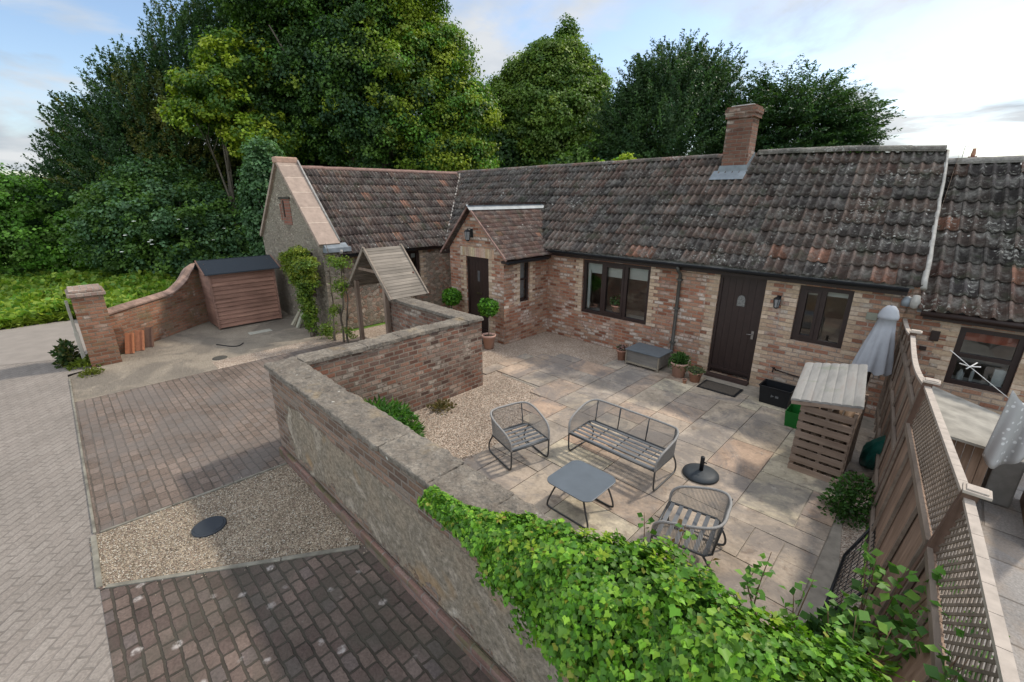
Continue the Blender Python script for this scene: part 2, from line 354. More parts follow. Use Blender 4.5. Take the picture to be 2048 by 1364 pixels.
def m_gravel(name, c1, c2, c3, sc=70, patch=None):
    s = M(name); v = s.coord('Object'); vo = s.n('ShaderNodeTexVoronoi', {'Vector': v, 'Scale': sc})
    sp = s.n('ShaderNodeSeparateColor', {0: vo.outputs['Color']}).outputs[0]
    col = s.ramp(sp, [(0, c1), (.5, c2), (1, c3)]); col = s.mix(1, col, s.ramp(s.noise(v, 1.3, 5, .6)[0], [(.3, .78), (.7, 1.15)]), 'MULTIPLY')
    if patch: col = s.mix(s.ramp(s.noise(v, .8, 5, .6, .5)[0], [(.47, 0), (.57, patch[1])]), col, patch[0])
    h = s.ramp(vo.outputs['Distance'], [(0, 1), (.6, 0)])
    return s.fin(col, .95, s.bump(h, .9, .02), spec=.15)
mt_grav = m_gravel('patio_gravel', (.24, .17, .12), (.40, .31, .24), (.55, .46, .37), 60)
mt_grav2 = m_gravel('drive_gravel', (.15, .12, .085), (.29, .23, .165), (.45, .37, .275), 58)
mt_dust = m_gravel('dusty_concrete', (.30, .25, .19), (.37, .31, .24), (.43, .37, .29), 110, ((.22, .19, .155), .75))
mt_setts = m_brick('brown_paver', [(.165, .125, .10), (.195, .148, .12), (.23, .175, .142), (.185, .152, .13)], (.135, .112, .09), bw=.17, bh=.108, ms=.009, offset=.35, coord='Object', bumpd=.012, grime=.4, pale=.0, distort=.028, stain=((.15, .13, .115), .7))
mt_road = m_brick('grey_road_sett', [(.245, .212, .182), (.262, .228, .197), (.28, .245, .212), (.25, .215, .185)], (.225, .195, .168), bw=.2, bh=.1, ms=.010, offset=.5, coord='Object', rot=math.radians(40), grime=.22, distort=.03, bumpd=.006)
mt_asph = m_plain('worn_asphalt', (.25, .218, .188), .9, var=.12, nsc=3, bump=.1)
mt_kerb = m_plain('concrete_edging', (.19, .175, .14), .9, var=.5, nsc=7, bump=.6)
mt_grass = m_plain('grass_ground', (.09, .17, .02), .95, var=.4, nsc=3, bump=.5)

# ================================================================== GROUND
def sheet(name, poly, z, mat, kind='structure', label=None, cat=None):
    mb = MB(); mb.add([(x, y, z) for x, y in poly], [tuple(range(len(poly)))]); o = mb.build(name, mat); tag(o, label, cat, None, kind); return o
sheet('ground', [(-700, -700), (700, -700), (700, 700), (-700, 700)], -.02, mt_grass)
sheet('road', [(-18.6, -12), (6, -12), (6, -.37), (-12.3, -.37), (-12.6, 0), (-13.3, .05), (-18.25, .0), (-18.25, -2)], .0, mt_road)
sheet('lane', [(-18.6, -12), (-13.9, -12), (-14.3, -6), (-14.5, -2), (-13.9, -.6), (-13.5, .04), (-18.25, .05), (-18.3, -1.5)], .004, mt_asph)
sheet('forecourt', [(-12.45, -.37), (-10.6, -.37), (-10.6, 5.2), (-16.2, 5.2), (-15.6, 3.2), (-13.2, .5), (-12.6, 0)], .0, mt_dust)
sheet('driveway', [(-10.6, -.37), (-5.98, -.37), (-5.9, 1.7), (-6.2, 5.2), (-10.6, 5.2)], .004, mt_setts)
sheet('gravel_strip', [(-5.98, -.37), (-5.04, -.4), (-3.7, 1.7), (-5.9, 1.7)], .002, mt_grav2)
def m_near():
    m = m_brick('brown_paver_mossy', [(.11, .08, .068), (.145, .105, .088), (.19, .14, .115), (.14, .115, .105)], (.078, .066, .052), bw=.17, bh=.108, ms=.012, offset=.35, coord='Object', bumpd=.016, grime=.5, distort=.035, stain=((.07, .065, .05), .55))
    nt_ = m.node_tree; b_ = nt_.nodes['Principled BSDF']; src = b_.inputs['Base Color'].links[0].from_socket
    s = M.__new__(M); s.m = m; s.nt = nt_; s.b = b_; v = s.coord('Object')
    vo = s.n('ShaderNodeTexVoronoi', {'Vector': s.mix(.06, v, s.noise(v, 9, 3)[1]), 'Scale': 6.5}); sp = s.ramp(vo.outputs['Distance'], [(.16, 1), (.28, 0)])
    sel = s.ramp(s.n('ShaderNodeSeparateColor', {0: vo.outputs['Color']}).outputs[0], [(.70, 0), (.73, 1)])
    f = s.math('MULTIPLY', s.math('MULTIPLY', sp, sel), s.ramp(s.noise(v, 30, 3)[0], [(.35, .1), (.6, .8)]))
    s.set(b_.inputs['Base Color'], s.mix(f, src, (.40, .36, .33))); return m
sheet('near_driveway', [(-5.04, -.4), (6, -.4), (6, 1.7), (-3.7, 1.7)], .005, m_near())
sheet('courtyard_gravel', [(-11.2, 1.9), (.35, 1.9), (-.05, 5.8), (-.3, 9), (-11.2, 9)], .001, mt_grav)
sheet('neighbour_yard', [(.36, -.37), (6, -.37), (6, 9), (-.25, 9), (.0, 5.8), (.3, 1.9)], .001, m_brick('neighbour_paving', [(.26, .24, .22), (.31, .29, .27), (.36, .33, .3)], (.2, .18, .16), bw=.9, bh=.6, ms=.012, coord='Object', distort=.01, grime=.3, stain=((.33, .25, .18), .5)))
def kerb(name, pts, label, wd=.05):
    mb = MB()
    for a, b in zip(pts[:-1], pts[1:]):
        a = Vector((*a, .002)); b = Vector((*b, .002)); d = (b - a); n = max(1, int(d.length / .6))
        for i in range(n):
            p = a + d * (i / n) + d.normalized() * .004; q = a + d * ((i + 1) / n) - d.normalized() * .004; j = random.uniform(-.003, .003)
            mb.bar((p.x, p.y, p.z + j), (q.x, q.y, q.z + j), wd, .04)
    tag(mb.build(name, mt_kerb, bevel=.006), label, 'kerb edging')
kerb('kerb_edging', [(-12.1, -.35), (-6.0, -.37)], 'long thin concrete edging between the grey lane and the upper brown paved drive', .028)
kerb('kerb_edging', [(-5.96, -.385), (-5.03, -.40)], 'short pale edging board at the lane end of the near gravel strip', .05)
kerb('kerb_edging', [(-5.98, -.33), (-5.9, 1.6)], 'thin concrete edging between the brown pavers and the near gravel strip, upper side', .028)
kerb('kerb_edging', [(-5.0, -.36), (-3.76, 1.56)], 'mossy slanted concrete edging along the lower side of the near gravel strip', .045)

# patio flagstones: random rectangles on a .3 m grid
def patio():
    gx0, gy0, s_ = -6.6, 2.05, .3; nx, ny = 21, 21
    def inside(i, j):
        x = gx0 + (i + .5) * s_; y = gy0 + (j + .5) * s_
        xr = -.45 + .26 * smooth01(6, 4, y); xr = -.45 + (6.1 - y) * .125 if y < 6.1 else -.1
        if x > xr: return False
        if y > 8.25: return x > -3.3 and x < -2.0 and y < 8.6
        if y > 7.7: return x > -4.9
        if y > 7.35: return x > -6.0
        if x < -6.15: return y > 5.5 and y < 7.2
        if x < -5.2: return y > 5.8
        if x < -4.85: return y > 5.5
        if x < -4.5: return y > 5.0
        if x < -4.2: return y > 4.6 or y < 3.1
        return True
    used = set(); mb = MB(); pal = [(.34, .31, .255), (.32, .285, .235), (.30, .24, .195), (.27, .24, .21), (.25, .235, .215), (.33, .245, .19), (.40, .38, .30), (.27, .22, .18), (.31, .28, .24)]
    sizes = [(3, 2), (2, 3), (2, 2), (2, 1), (1, 2), (3, 1), (2, 2), (1, 1), (1, 1)]
    for j in range(ny):
        for i in range(nx):
            if (i, j) in used or not inside(i, j): continue
            big = i > 13
            opts = sizes[:]; random.shuffle(opts); opts.sort(key=lambda q: -(min(q[0] * q[1], 4 if not big else 8)) + random.random() * 5)
            for a, b in opts:
                cells = [(i + p, j + q) for p in range(a) for q in range(b)]
                if all(c not in used and inside(*c) for c in cells): break
            else: a, b = 1, 1; cells = [(i, j)]
            used.update(cells); g = .006
            x0, x1 = gx0 + i * s_ + g, gx0 + (i + a) * s_ - g; y0, y1 = gy0 + j * s_ + g, gy0 + (j + b) * s_ - g
            c = random.choice(pal)
            yy = (y0 + y1) / 2
            if i > 14 and j < 10: c = random.choice([(.33, .295, .255), (.31, .28, .245), (.29, .255, .22)])
            k = random.uniform(.93, 1.07); c = tuple((q * .68 + m__ * .32) * k for q, m__ in zip(c, (.295, .255, .22))); zt = .022 + random.uniform(-.003, .003)
            P = [(x0, y0, -.01), (x1, y0, -.01), (x1, y1, -.01), (x0, y1, -.01)] + [(x + random.uniform(-.003, .003), y + random.uniform(-.003, .003), zt) for x, y in ((x0, y0), (x1, y0), (x1, y1), (x0, y1))]
            mb.add(P, [(4, 5, 6, 7), (0, 1, 5, 4), (1, 2, 6, 5), (2, 3, 7, 6), (3, 0, 4, 7)], col=c)
    s = M('sandstone_flag'); v = s.coord('Object'); col = s.attr()
    n = s.noise(v, 2.2, 7, .65, .5)[0]; f = s.noise(v, 28, 5, .6)[0]
    col = s.mix(1, col, s.ramp(n, [(.30, .6), (.5, 1), (.70, 1.3)]), 'MULTIPLY'); col = s.mix(1, col, s.ramp(f, [(.3, .86), (.7, 1.12)]), 'MULTIPLY')
    col = s.mix(1, col, (1.22, 1.12, 1.0), 'MULTIPLY'); col = s.mix(s.ramp(s.noise(v, 1.1, 7, .7, .8)[0], [(.45, 0), (.58, .7)]), col, (.17, .152, .14)); col = s.mix(s.ramp(s.noise(v, 9, 6, .7, .6)[0], [(.56, 0), (.64, .45)]), col, (.12, .11, .10)); col = s.mix(s.ramp(s.noise(v, 6, 6, .7, .6)[0], [(.60, 0), (.68, .45)]), col, (.42, .38, .31))
    col = s.mix(s.ramp(s.noise(v, 4.5, 6, .7)[0], [(.58, 0), (.66, .45)]), col, (.20, .14, .10))
    s.fin(col, .85, s.bump(s.math('ADD', n, f), .35, .008), spec=.25)
    tag(mb.build('patio_paving', s.m), kind='structure')
    # sandy joints under the flags
    P = [(-4.2, 2.03), (.2, 2.03), (-.3, 6.1), (-.3, 8.9), (-4.9, 8.9), (-4.9, 7.7), (-6.0, 7.3), (-6.1, 5.9), (-5.1, 5.9), (-4.2, 5.1), (-4.1, 3.2)]
    sheet('paving_bed', P, .008, m_plain('jointing_sand', (.27, .235, .19), .95, var=.3, nsc=9, bump=.4))
patio()

# ================================================================== HOUSE
YF = 8.9; EAV = 2.25; RY = 11.25; RZ = 4.35; EY = 8.7; KM = (RZ - EAV) / (RY - EY)

def wall_face(mb, o, u, t, L, H, ops=(), **k):
    """wall outer face from o along unit u, thickness vector t (inward), openings (a0,a1,z0,z1)"""
    o = Vector(o); u = Vector(u); t = Vector(t)
    xs = sorted({0, L, *[q for p in ops for q in p[:2]]}); zs = sorted({0, H, *[q for p in ops for q in p[2:]]})
    P = lambda a, z, d=0: o + u * a + Vector((0, 0, z)) + t * d
    for a0, a1 in zip(xs[:-1], xs[1:]):
        for z0, z1 in zip(zs[:-1], zs[1:]):
            if any(p[0] <= (a0 + a1) / 2 <= p[1] and p[2] <= (z0 + z1) / 2 <= p[3] for p in ops): continue
            mb.add([P(a0, z0), P(a1, z0), P(a1, z1), P(a0, z1)], [(0, 1, 2, 3)], **k)
            mb.add([P(a0, z0, 1), P(a1, z0, 1), P(a1, z1, 1), P(a0, z1, 1)], [(3, 2, 1, 0)], **k)
    for a0, a1, z0, z1 in ops:
        for (p, q) in (((a0, z0), (a1, z0)), ((a1, z0), (a1, z1)), ((a1, z1), (a0, z1)), ((a0, z1), (a0, z0))):
            mb.add([P(*p), P(*q), P(*q, 1), P(*p, 1)], [(0, 1, 2, 3)], **k)
    for a in (0, L): mb.add([P(a, 0), P(a, 0, 1), P(a, H, 1), P(a, H)], [(0, 1, 2, 3)], **k)
    mb.add([P(0, H), P(L, H), P(L, H, 1), P(0, H, 1)], [(0, 1, 2, 3)], **k)

BUFF = [(.46, .34, .23), (.50, .38, .27), (.42, .30, .20), (.54, .42, .31)]
mt_quoin = m_plain('buff_quoin_brick', (1, 1, 1), .9, var=.25, nsc=22, bump=.5, attr=True)
def quoins(name, parent, o, u, nrm, z0, z1, side, start=0):
    """toothed buff bricks beside an opening; side +1 grows along u, -1 against it"""
    mb = MB(); o = Vector(o); u = Vector(u); nrm = Vector(nrm); z = z0; i = start
    while z < z1 - .02:
        ln = (.225, .115)[i % 2] * random.uniform(.9, 1.05); h = min(.075, z1 - z)
        a, b = (0.004, ln) if side > 0 else (-ln, -.004); c = random.choice(BUFF); kk = random.uniform(.85, 1.1)
        P = [o + u * x + Vector((0, 0, zz)) + nrm * d for d in (-.02, .006) for x, zz in ((a, z + .006), (b, z + .006), (b, z + h - .006), (a, z + h - .006))]
        mb.add(P, [(4, 5, 6, 7), (0, 1, 5, 4), (1, 2, 6, 5), (2, 3, 7, 6), (3, 0, 4, 7)], col=tuple(q * kk for q in c)); z += .075; i += 1
    return mb.build(name, mt_quoin, parent, fl=True)

def window(parent, o, u, nrm, W, H, lights, transom=None, blind=.25, fr=.055, blc=None, name='window', sash=(), rec=.06):
    """o: lower left corner of the opening on the wall face"""
    o = Vector(o) - Vector(nrm) * rec; u = Vector(u); n = Vector(nrm); Z = Vector((0, 0, 1)); mb = MB(); gl = MB(); bl = MB(); cs = MB()
    def bx(m, a0, a1, z0, z1, d0, d1, **k):
        P = [o + u * a + Z * z + n * d for d in (d0, d1) for a, z in ((a0, z0), (a1, z0), (a1, z1), (a0, z1))]
        m.add(P, [(3, 2, 1, 0), (4, 5, 6, 7), (0, 1, 5, 4), (1, 2, 6, 5), (2, 3, 7, 6), (3, 0, 4, 7)], **k)
    e = .002
    bx(mb, e, fr, 0, H - e, -.05, .02); bx(mb, W - fr, W - e, 0, H - e, -.05, .02); bx(mb, fr, W - fr, 0, fr, -.05, .02); bx(mb, fr, W - fr, H - fr, H - e, -.05, .02)
    edges = [0] + [l * W for l in lights] + [W]
    for i, l in enumerate(lights): bx(mb, l * W - fr * .55, l * W + fr * .55, fr, H - fr, -.048, .018)
    for i in range(len(edges) - 1):
        a0 = edges[i] + (fr if i == 0 else fr * .55); a1 = edges[i + 1] - (fr if i == len(edges) - 2 else fr * .55)
        if i in sash:
            q = fr * .7
            bx(cs, a0, a0 + q, fr, H - fr, -.03, .032); bx(cs, a1 - q, a1, fr, H - fr, -.03, .032); bx(cs, a0 + q, a1 - q, fr, fr + q, -.03, .032); bx(cs, a0 + q, a1 - q, H - fr - q, H - fr, -.03, .032)
        if transom: bx(mb, a0, a1, transom * H - fr * .4, transom * H + fr * .4, -.046, .016)
        gl.add([o + u * a + Z * z - n * .015 for a, z in ((a0, fr), (a1, fr), (a1, H - fr), (a0, H - fr))], [(0, 1, 2, 3)])
        if blind:
            b = blind if not isinstance(blind, (list, tuple)) else blind[i]
            if b: bx(bl, a0 - .01, a1 + .01, H - fr - b * H, H - fr, -.10, -.09)
    w_ = mb.build(name, mt_dark, parent, fl=True)
    if cs.v: cs.build('casement', mt_dark, w_, fix=False, fl=True).location = (0, 0, 0)
    gl.build('pane', mt_glass, w_, fix=False)
    if bl.v: bl.build('blind', blc or mt_blind, w_, fix=False, fl=True)
    for c in w_.children:      # same frame as the window mesh
        for v in c.data.vertices: v.co -= parent.location
    return w_

house = thing('cottage', 'long single storey brick cottage with lichened tile roofs, gabled porch and chimney', 'house', (-7, 8.9, 0))
# main facade, x from -11.4 to -0.38
mb = MB(); X0 = -11.4
ops = [(-6.33 - X0, -4.56 - X0, .75, 2.05), (-3.11 - X0, -2.29 - X0, .06, 2.06), (-1.76 - X0, -1.0 - X0, 1.05, 2.04)]
wall_face(mb, (X0, YF, 0), (1, 0, 0), (0, .3, 0), 8.1, EAV + .1, ops[:1])
mb.build('main_wall', mt_brick, house)
mb = MB(); wall_face(mb, (-3.3, YF, 0), (1, 0, 0), (0, .3, 0), 2.92, EAV + .1, [(-3.11 + 3.3, -2.29 + 3.3, .06, 2.06), (-1.76 + 3.3, -1.0 + 3.3, 1.05, 2.04)])
mb.build('kitchen_wall', mt_brick_b, house)
mb = MB(); mb.box(-17, -.4, 13.7, 13.9, 0, 2.4); mb.box(-.38, -.2, 8.9, 13.7, 0, 2.2); mb.add([(-.3, 8.9, 2.2), (-.3, 13.7, 2.2), (-.3, 11.25, 4.2)], [(0, 1, 2)])
mb.build('rear_wall', mt_brick, house)
mb = MB(); mb.box(-11.3, -.4, 9.2, 13.7, -.01, .04); mb.box(-11.3, -.4, 11.0, 11.1, .04, 2.3); mb.build('interior', m_plain('dim_room', (.22, .19, .16), .9, var=.1), house)
for xx, sd, z0, z1 in ((-6.33, -1, .75, 2.1), (-4.56, 1, .75, 2.1), (-3.11, -1, 0, 2.1), (-2.29, 1, 0, 2.1), (-1.76, -1, .97, 2.1), (-1.0, 1, .97, 2.1)):
    quoins('quoin', house, (xx, YF, 0), (1, 0, 0), (0, -1, 0), z0, z1, sd, random.randint(0, 1))
window(house, (-6.33, YF, .75), (1, 0, 0), (0, -1, 0), 1.77, 1.30, (.315, .655), blind=(.19, .22, .21), fr=.075, sash=(1,))
window(house, (-1.76, YF, 1.05), (1, 0, 0), (0, -1, 0), .76, .99, (.47,), blind=(.10, .09), fr=.07, sash=(0,))
mb = MB(); mb.box(-6.24, -6.17, 9.02, 9.06, .85, 1.8); mb.build('curtain', mt_blind, house)
mb = MB(); mb.box(-6.3, -4.6, 8.99, 9.28, .79, .82); mb.build('window_board', m_plain('white_sill', (.6, .58, .54), .5, var=.05), house)
# doors
def door(x0, x1, yy, z0, z1, glass):
    mb = MB(); f = .05; y = yy + .05
    mb.box(x0 + .002, x0 + f, y - .02, y + .06, z0, z1 - .002); mb.box(x1 - f, x1 - .002, y - .02, y + .06, z0, z1 - .002); mb.box(x0 + f, x1 - f, y - .018, y + .06, z1 - f, z1 - .003)
    n = 6; wv = (x1 - x0 - 2 * f) / n
    for i in range(n): mb.box(x0 + f + i * wv + .002, x0 + f + (i + 1) * wv - .002, y + .005, y + .045, z0 + .05, z1 - f)
    mb.box(x0 + f, x1 - f, y + .012, y + .04, z0 + .04, z1 - f - .001)
    mb.box(x0 + f, x1 - f, y - .03, y + .004, z0 + .10, z0 + .15)
    d = mb.build('door', mt_dark, house); return d, y
d1, y1_ = door(-3.11, -2.29, YF, .06, 2.06, True)
def subpart(mb, name, mat, d, **k):
    o = mb.build(name, mat, d, fix=False, **k)
    for v in o.data.vertices: v.co -= house.location
    return o
mb = MB(); mb.box(-3.11, -2.29, YF - .12, YF + .02, -.01, .062); mb.build('door_sill', m_plain('dark_threshold', (.05, .03, .025), .7), house)
mb = MB(); pts = [(-2.74, 0), (-2.62, 0)]; cx = -2.68; P = []
arch = [(cx - .07, 1.50), (cx + .07, 1.50), (cx + .07, 1.62)] + [(cx + .07 * math.cos(a), 1.62 + .09 * math.sin(a)) for a in np.linspace(.3, PI - .3, 7)] + [(cx - .07, 1.62)]
mb.prism([(x, y1_ + .004, z) for x, z in arch], (0, -.012, 0)); subpart(mb, 'door_light', m_plain('obscure_glass', (.16, .16, .15), .15, var=.5, nsc=40, bump=.6, spec=.6), d1, fl=True)
mb = MB(); mb.tube([(-2.39, y1_ + .01, 1.0), (-2.39, y1_ - .05, 1.0), (-2.48, y1_ - .055, .995)], .009); mb.box(-2.41, -2.37, y1_ - .008, y1_ + .005, .90, 1.06); subpart(mb, 'handle', m_plain('dull_metal', (.3, .28, .26), .4, metal=.8), d1)
# porch
mb = MB(); PX0, PX1, PY = -9.45, -7.43, 7.29; PE = 2.22; PA = 3.22; PXm = -8.52
wall_face(mb, (PX0, PY, 0), (1, 0, 0), (0, .22, 0), PX1 - PX0, PE, [(-8.80 - PX0, -7.96 - PX0, .08, 2.06)])
mb.prism([(PX0, PY, PE), (PX1, PY, PE), (PXm, PY, PA)], (0, .22, 0))
wall_face(mb, (PX1, PY + .22, 0), (0, 1, 0), (-.22, 0, 0), YF - PY - .22, PE, [(7.84 - PY - .22, 8.18 - PY - .22, .98, 2.10)])
wall_face(mb, (PX0, PY + .22, 0), (0, 1, 0), (.22, 0, 0), YF - PY - .22, PE)
mb.build('porch_wall', mt_brick, house, fl=False)
mb = MB(); mb.box(PX0 + .1, PX1 - .1, 8.25, 8.3, 0, 2.2); mb.box(PX0 + .2, PX1 - .2, PY + .2, 8.0, -.01, .05); mb.build('porch_interior', m_plain('dim_hall', (.12, .10, .09), .9), house)
quoins('quoin', house, (-8.80, PY, 0), (1, 0, 0), (0, -1, 0), 0, 2.05, -1); quoins('quoin', house, (-7.96, PY, 0), (1, 0, 0), (0, -1, 0), 0, 2.05, 1, 1)
quoins('quoin', house, (PX1, 7.84, 0), (0, 1, 0), (1, 0, 0), .95, 2.12, -1); quoins('quoin', house, (PX1, 8.18, 0), (0, 1, 0), (1, 0, 0), .95, 2.12, 1)
mb = MB(); x = -9.0
while x < -7.78:
    c = random.choice(BUFF); mb.box(x, x + .068, PY - .006, PY + .02, 2.065, 2.285, col=tuple(q * random.uniform(.85, 1) for q in c)); x += .078
mb.build('door_lintel', mt_quoin, house)
d2, y2_ = door(-8.80, -7.96, PY, .08, 2.05, False)
mb = MB(); mb.box(-8.42, -8.34, y2_ - .006, y2_ + .006, 1.45, 1.72); subpart(mb, 'door_light', m_plain('dark_glass', (.08, .08, .08), .1, spec=.6), d2)
mb = MB(); mb.box(-8.47, -8.27, y2_ - .008, y2_ + .006, 1.12, 1.17); mt_br = m_plain('aged_brass', (.10, .08, .05), .4, metal=.8); subpart(mb, 'letter_plate', mt_br, d2); mb = MB(); mb.box(-8.1, -8.07, y2_ - .03, y2_ + .005, .98, 1.12); subpart(mb, 'handle', mt_br, d2)
mb = MB(); mb.box(-8.95, -7.85, PY - .35, PY, -.01, .09); mb.build('door_step', m_plain('dark_stone_step', (.12, .11, .10), .9, var=.3), house, bevel=.01)
window(house, (PX1, 7.84, .98), (0, 1, 0), (1, 0, 0), .34, 1.12, (), transom=.5, blind=.9, fr=.05, name='window', blc=m_plain('grey_net_curtain', (.30, .30, .29), .9))

# ---- tiled roofs built tile by tile
def tiles(name, parent, o, udir, vdir, nu, nv, tw, th, mat, pal, shear=None, sag=None, roll=.022, lift=.03, period=2, orange=.03, prm=None, jit=.006, clus=None, skip=None):
    o = np.array(o, float); u = np.array(udir, float); v = np.array(vdir, float); v /= np.linalg.norm(v); n = np.cross(u, v); n /= np.linalg.norm(n)
    if n[2] < 0: n = -n
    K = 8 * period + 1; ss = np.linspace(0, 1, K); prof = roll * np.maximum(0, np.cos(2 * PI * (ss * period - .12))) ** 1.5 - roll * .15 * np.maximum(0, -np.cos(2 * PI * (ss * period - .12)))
    V = []; F = []; C = []; rs = np.random.default_rng(hash(name) % 1000 if False else len(name) * 7 + nu)
    cl = rs.random((nv + 4, nu + 4))
    for j in range(nv):
        for i in range(nu):
            if skip and skip(i / nu, j / nv): continue
            b = len(V); l0 = lift + rs.normal(0, jit); dx = rs.normal(0, .003); v0 = j * th - .03 + rs.normal(0, .006); v1 = (j + 1) * th + .01
            tl = rs.normal(0, jit * .8)
            for r, (vv, hh) in enumerate(((v0, l0 - .022), (v0, l0), (v1, .004))):
                for k in range(K):
                    uu = (i + ss[k]) * tw + dx
                    p = o + u * uu + v * vv + n * (hh + prof[k] + tl * (ss[k] - .5))
                    if shear: p = p + u * shear(uu, vv)
                    if sag: p[2] += sag(p[0], vv)
                    V.append(p)
            for r in range(2):
                for k in range(K - 1): F.append((b + r * K + k, b + r * K + k + 1, b + (r + 1) * K + k + 1, b + (r + 1) * K + k))
            g = (cl[j + 1, i + 1] * 2 + cl[j, i + 1] + cl[j + 1, i] + cl[j + 1, i + 2]) / 5 + rs.normal(0, .06)
            c = np.array(pal[int(np.clip((g - .2) / .6, 0, .999) * len(pal))])
            f = (i + .5) / nu, (j + .5) / nv
            if rs.random() < orange * (clus(*f) if clus else 1): c = np.array((.20, .115, .085)) * rs.uniform(.75, 1.15)
            c = c * rs.uniform(.75, 1.2) * (1.0, .89, .82); pm = (prof[:-1] + prof[1:]) / 2; pm = (pm - pm.min()) / max(1e-6, pm.max() - pm.min()) if roll > .01 else np.full(K - 1, .5); C += [c * (.68 + .85 * q) for q in pm] * 2  # painted highlight on roll crests and shade in channels, mixed with wear and dirt
    off = np.array(parent.location) if parent else 0
    return np_mesh(name, np.array(V) - off, F, mat, np.array(C), parent)
SL = math.hypot(RY - EY, RZ - EAV)
pal_m = [(.050, .048, .047), (.062, .055, .051), (.072, .062, .056), (.086, .068, .060), (.068, .064, .062), (.095, .076, .066), (.105, .086, .076), (.09, .066, .058)]
def shr(uu, vv): X = -16.2 + uu; return -.25 * smooth01(-9, -.6, X) * vv / SL
def sag(X, vv): return -.10 * smooth01(-3.2, -.3, X) * vv / SL + .012 * math.sin(X * 1.1)
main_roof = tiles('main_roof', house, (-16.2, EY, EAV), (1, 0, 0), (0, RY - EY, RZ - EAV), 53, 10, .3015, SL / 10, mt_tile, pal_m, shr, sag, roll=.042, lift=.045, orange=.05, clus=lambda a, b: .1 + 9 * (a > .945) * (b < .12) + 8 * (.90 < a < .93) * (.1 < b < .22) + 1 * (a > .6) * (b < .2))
mb = MB(); mb.add([(-16.2, EY + .04, EAV - .05), (-.3, EY + .04, EAV - .05), (-.5, RY, RZ - .09), (-16.2, RY, RZ - .05), (-16.2, 13.9, EAV - .0), (-.4, 13.9, EAV)], [(0, 1, 2, 3), (3, 2, 5, 4)])
mb.build('rear_slope', mt_mortar, house)
def ridge(name, pts, r, mat, parent, seg=.45, jit=.006):
    mb = MB(); L = [(Vector(a), Vector(b)) for a, b in zip(pts[:-1], pts[1:])]
    for a, b in L:
        d = b - a; n = max(1, round(d.length / seg))
        for i in range(n):
            p = a + d * (i / n); q = a + d * ((i + 1.04) / n); j = random.uniform(-jit, jit); P = []
            sd = d.normalized().cross(Vector((0, 0, 1))).normalized()
            for k_, e in ((p, 1.0), (q, 1.07)):
                for m_ in range(9):
                    an = -.25 + (PI + .5) * m_ / 8; P.append(k_ + sd * math.cos(an) * r * e + Vector((0, 0, math.sin(an) * r * e * .8 + j)))
            F = [(m_, m_ + 1, 10 + m_, 9 + m_) for m_ in range(8)] + [tuple(range(8, -1, -1)), tuple(range(9, 18))]
            mb.add(P, F, smooth=False)
    return mb.build(name, mat, parent, fl=True)
mt_ridge_l = m_tile('ridge_tile_lichened', .9)
for m_, c in ((mt_ridge_l, None),): pass
def recol(o, c, v=.25):
    ca = o.data.color_attributes['col']; 
    for p in o.data.polygons:
        k = c if not isinstance(c, list) else c[(p.index // 10) % len(c)]
        for li in p.loop_indices: ca.data[li].color = (*[q for q in k], 1)
o = ridge('ridge', [(-13.8, RY - .02, RZ - .03), (-9, RY - .02, RZ - .01), (-3.9, RY - .02, RZ + .0)], .085, mt_ridge_l, house); recol(o, [(.16, .10, .08), (.12, .09, .075), (.10, .085, .075)])
o = ridge('ridge', [(-3.5, RY - .02, RZ + .02), (-1.9, RY - .02, RZ - .01), (-.5, RY - .02, RZ - .10)], .10, mt_ridge_l, house); recol(o, [(.13, .115, .10), (.10, .09, .08), (.16, .145, .12)])
# wing
WX = -11.28; WR = -13.6; WZ = 2.13; WRZ = 4.24; wsl = math.hypot(WX - WR, WRZ - WZ)
pal_w = [(.06, .05, .048), (.07, .056, .053), (.082, .064, .059), (.068, .06, .058), (.10, .073, .062), (.078, .066, .062)]
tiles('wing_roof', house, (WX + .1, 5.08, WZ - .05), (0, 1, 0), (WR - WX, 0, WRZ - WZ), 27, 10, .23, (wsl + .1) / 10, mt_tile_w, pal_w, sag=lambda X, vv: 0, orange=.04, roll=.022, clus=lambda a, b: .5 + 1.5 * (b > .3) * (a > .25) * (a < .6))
mb = MB(); mb.add([(WX, 5.1, WZ - .1), (WX, 11.2, WZ - .1), (WR, 11.2, WRZ - .06), (WR, 5.1, WRZ - .06), (-15.7, 5.1, 2.2), (-15.7, 11.2, 2.2)], [(0, 1, 2, 3), (3, 2, 5, 4)]); mb.build('rear_slope', mt_mortar, house)
ridge('ridge', [(WR, 5.1, WRZ + .0), (WR, 10.9, WRZ + .02)], .09, mt_ridge, house)
# valley mortar line (where both slopes meet)
kw = (WRZ - WZ) / (WX - WR); vpt = []
for q in np.linspace(0.02, 1, 14):
    X = WX + (WR - WX) * q; z = WZ + (WX - X) * kw; Y = EY + (z - EAV) / KM; vpt.append((X + random.uniform(-.01, .01), Y - .01, z + .035))
mb = MB(); mb.tube(vpt, .035, 5); mb.build('valley', mt_mortar, house)
mb = MB()
wall_face(mb, (WX - .14, 5.13, 0), (0, 1, 0), (-.3, 0, 0), 8.9 - 5.13, WZ + .06, [(6.95 - 5.13, 7.66 - 5.13, 1.0, 1.98)]); mb.build('wing_wall', mt_rub_brick, house)
mb = MB(); mb.box(-15.6, -15.3, 5.1, 13.7, 0, 2.2); mb.build('wing_rear_wall', mt_rubble, house)
window(house, (WX - .14, 6.95, 1.0), (0, 1, 0), (1, 0, 0), .71, .98, (.5,), blind=.18, fr=.06, sash=(1,))
quoins('quoin', house, (WX - .14, 7.66, 0), (0, 1, 0), (1, 0, 0), .9, 2.05, 1)
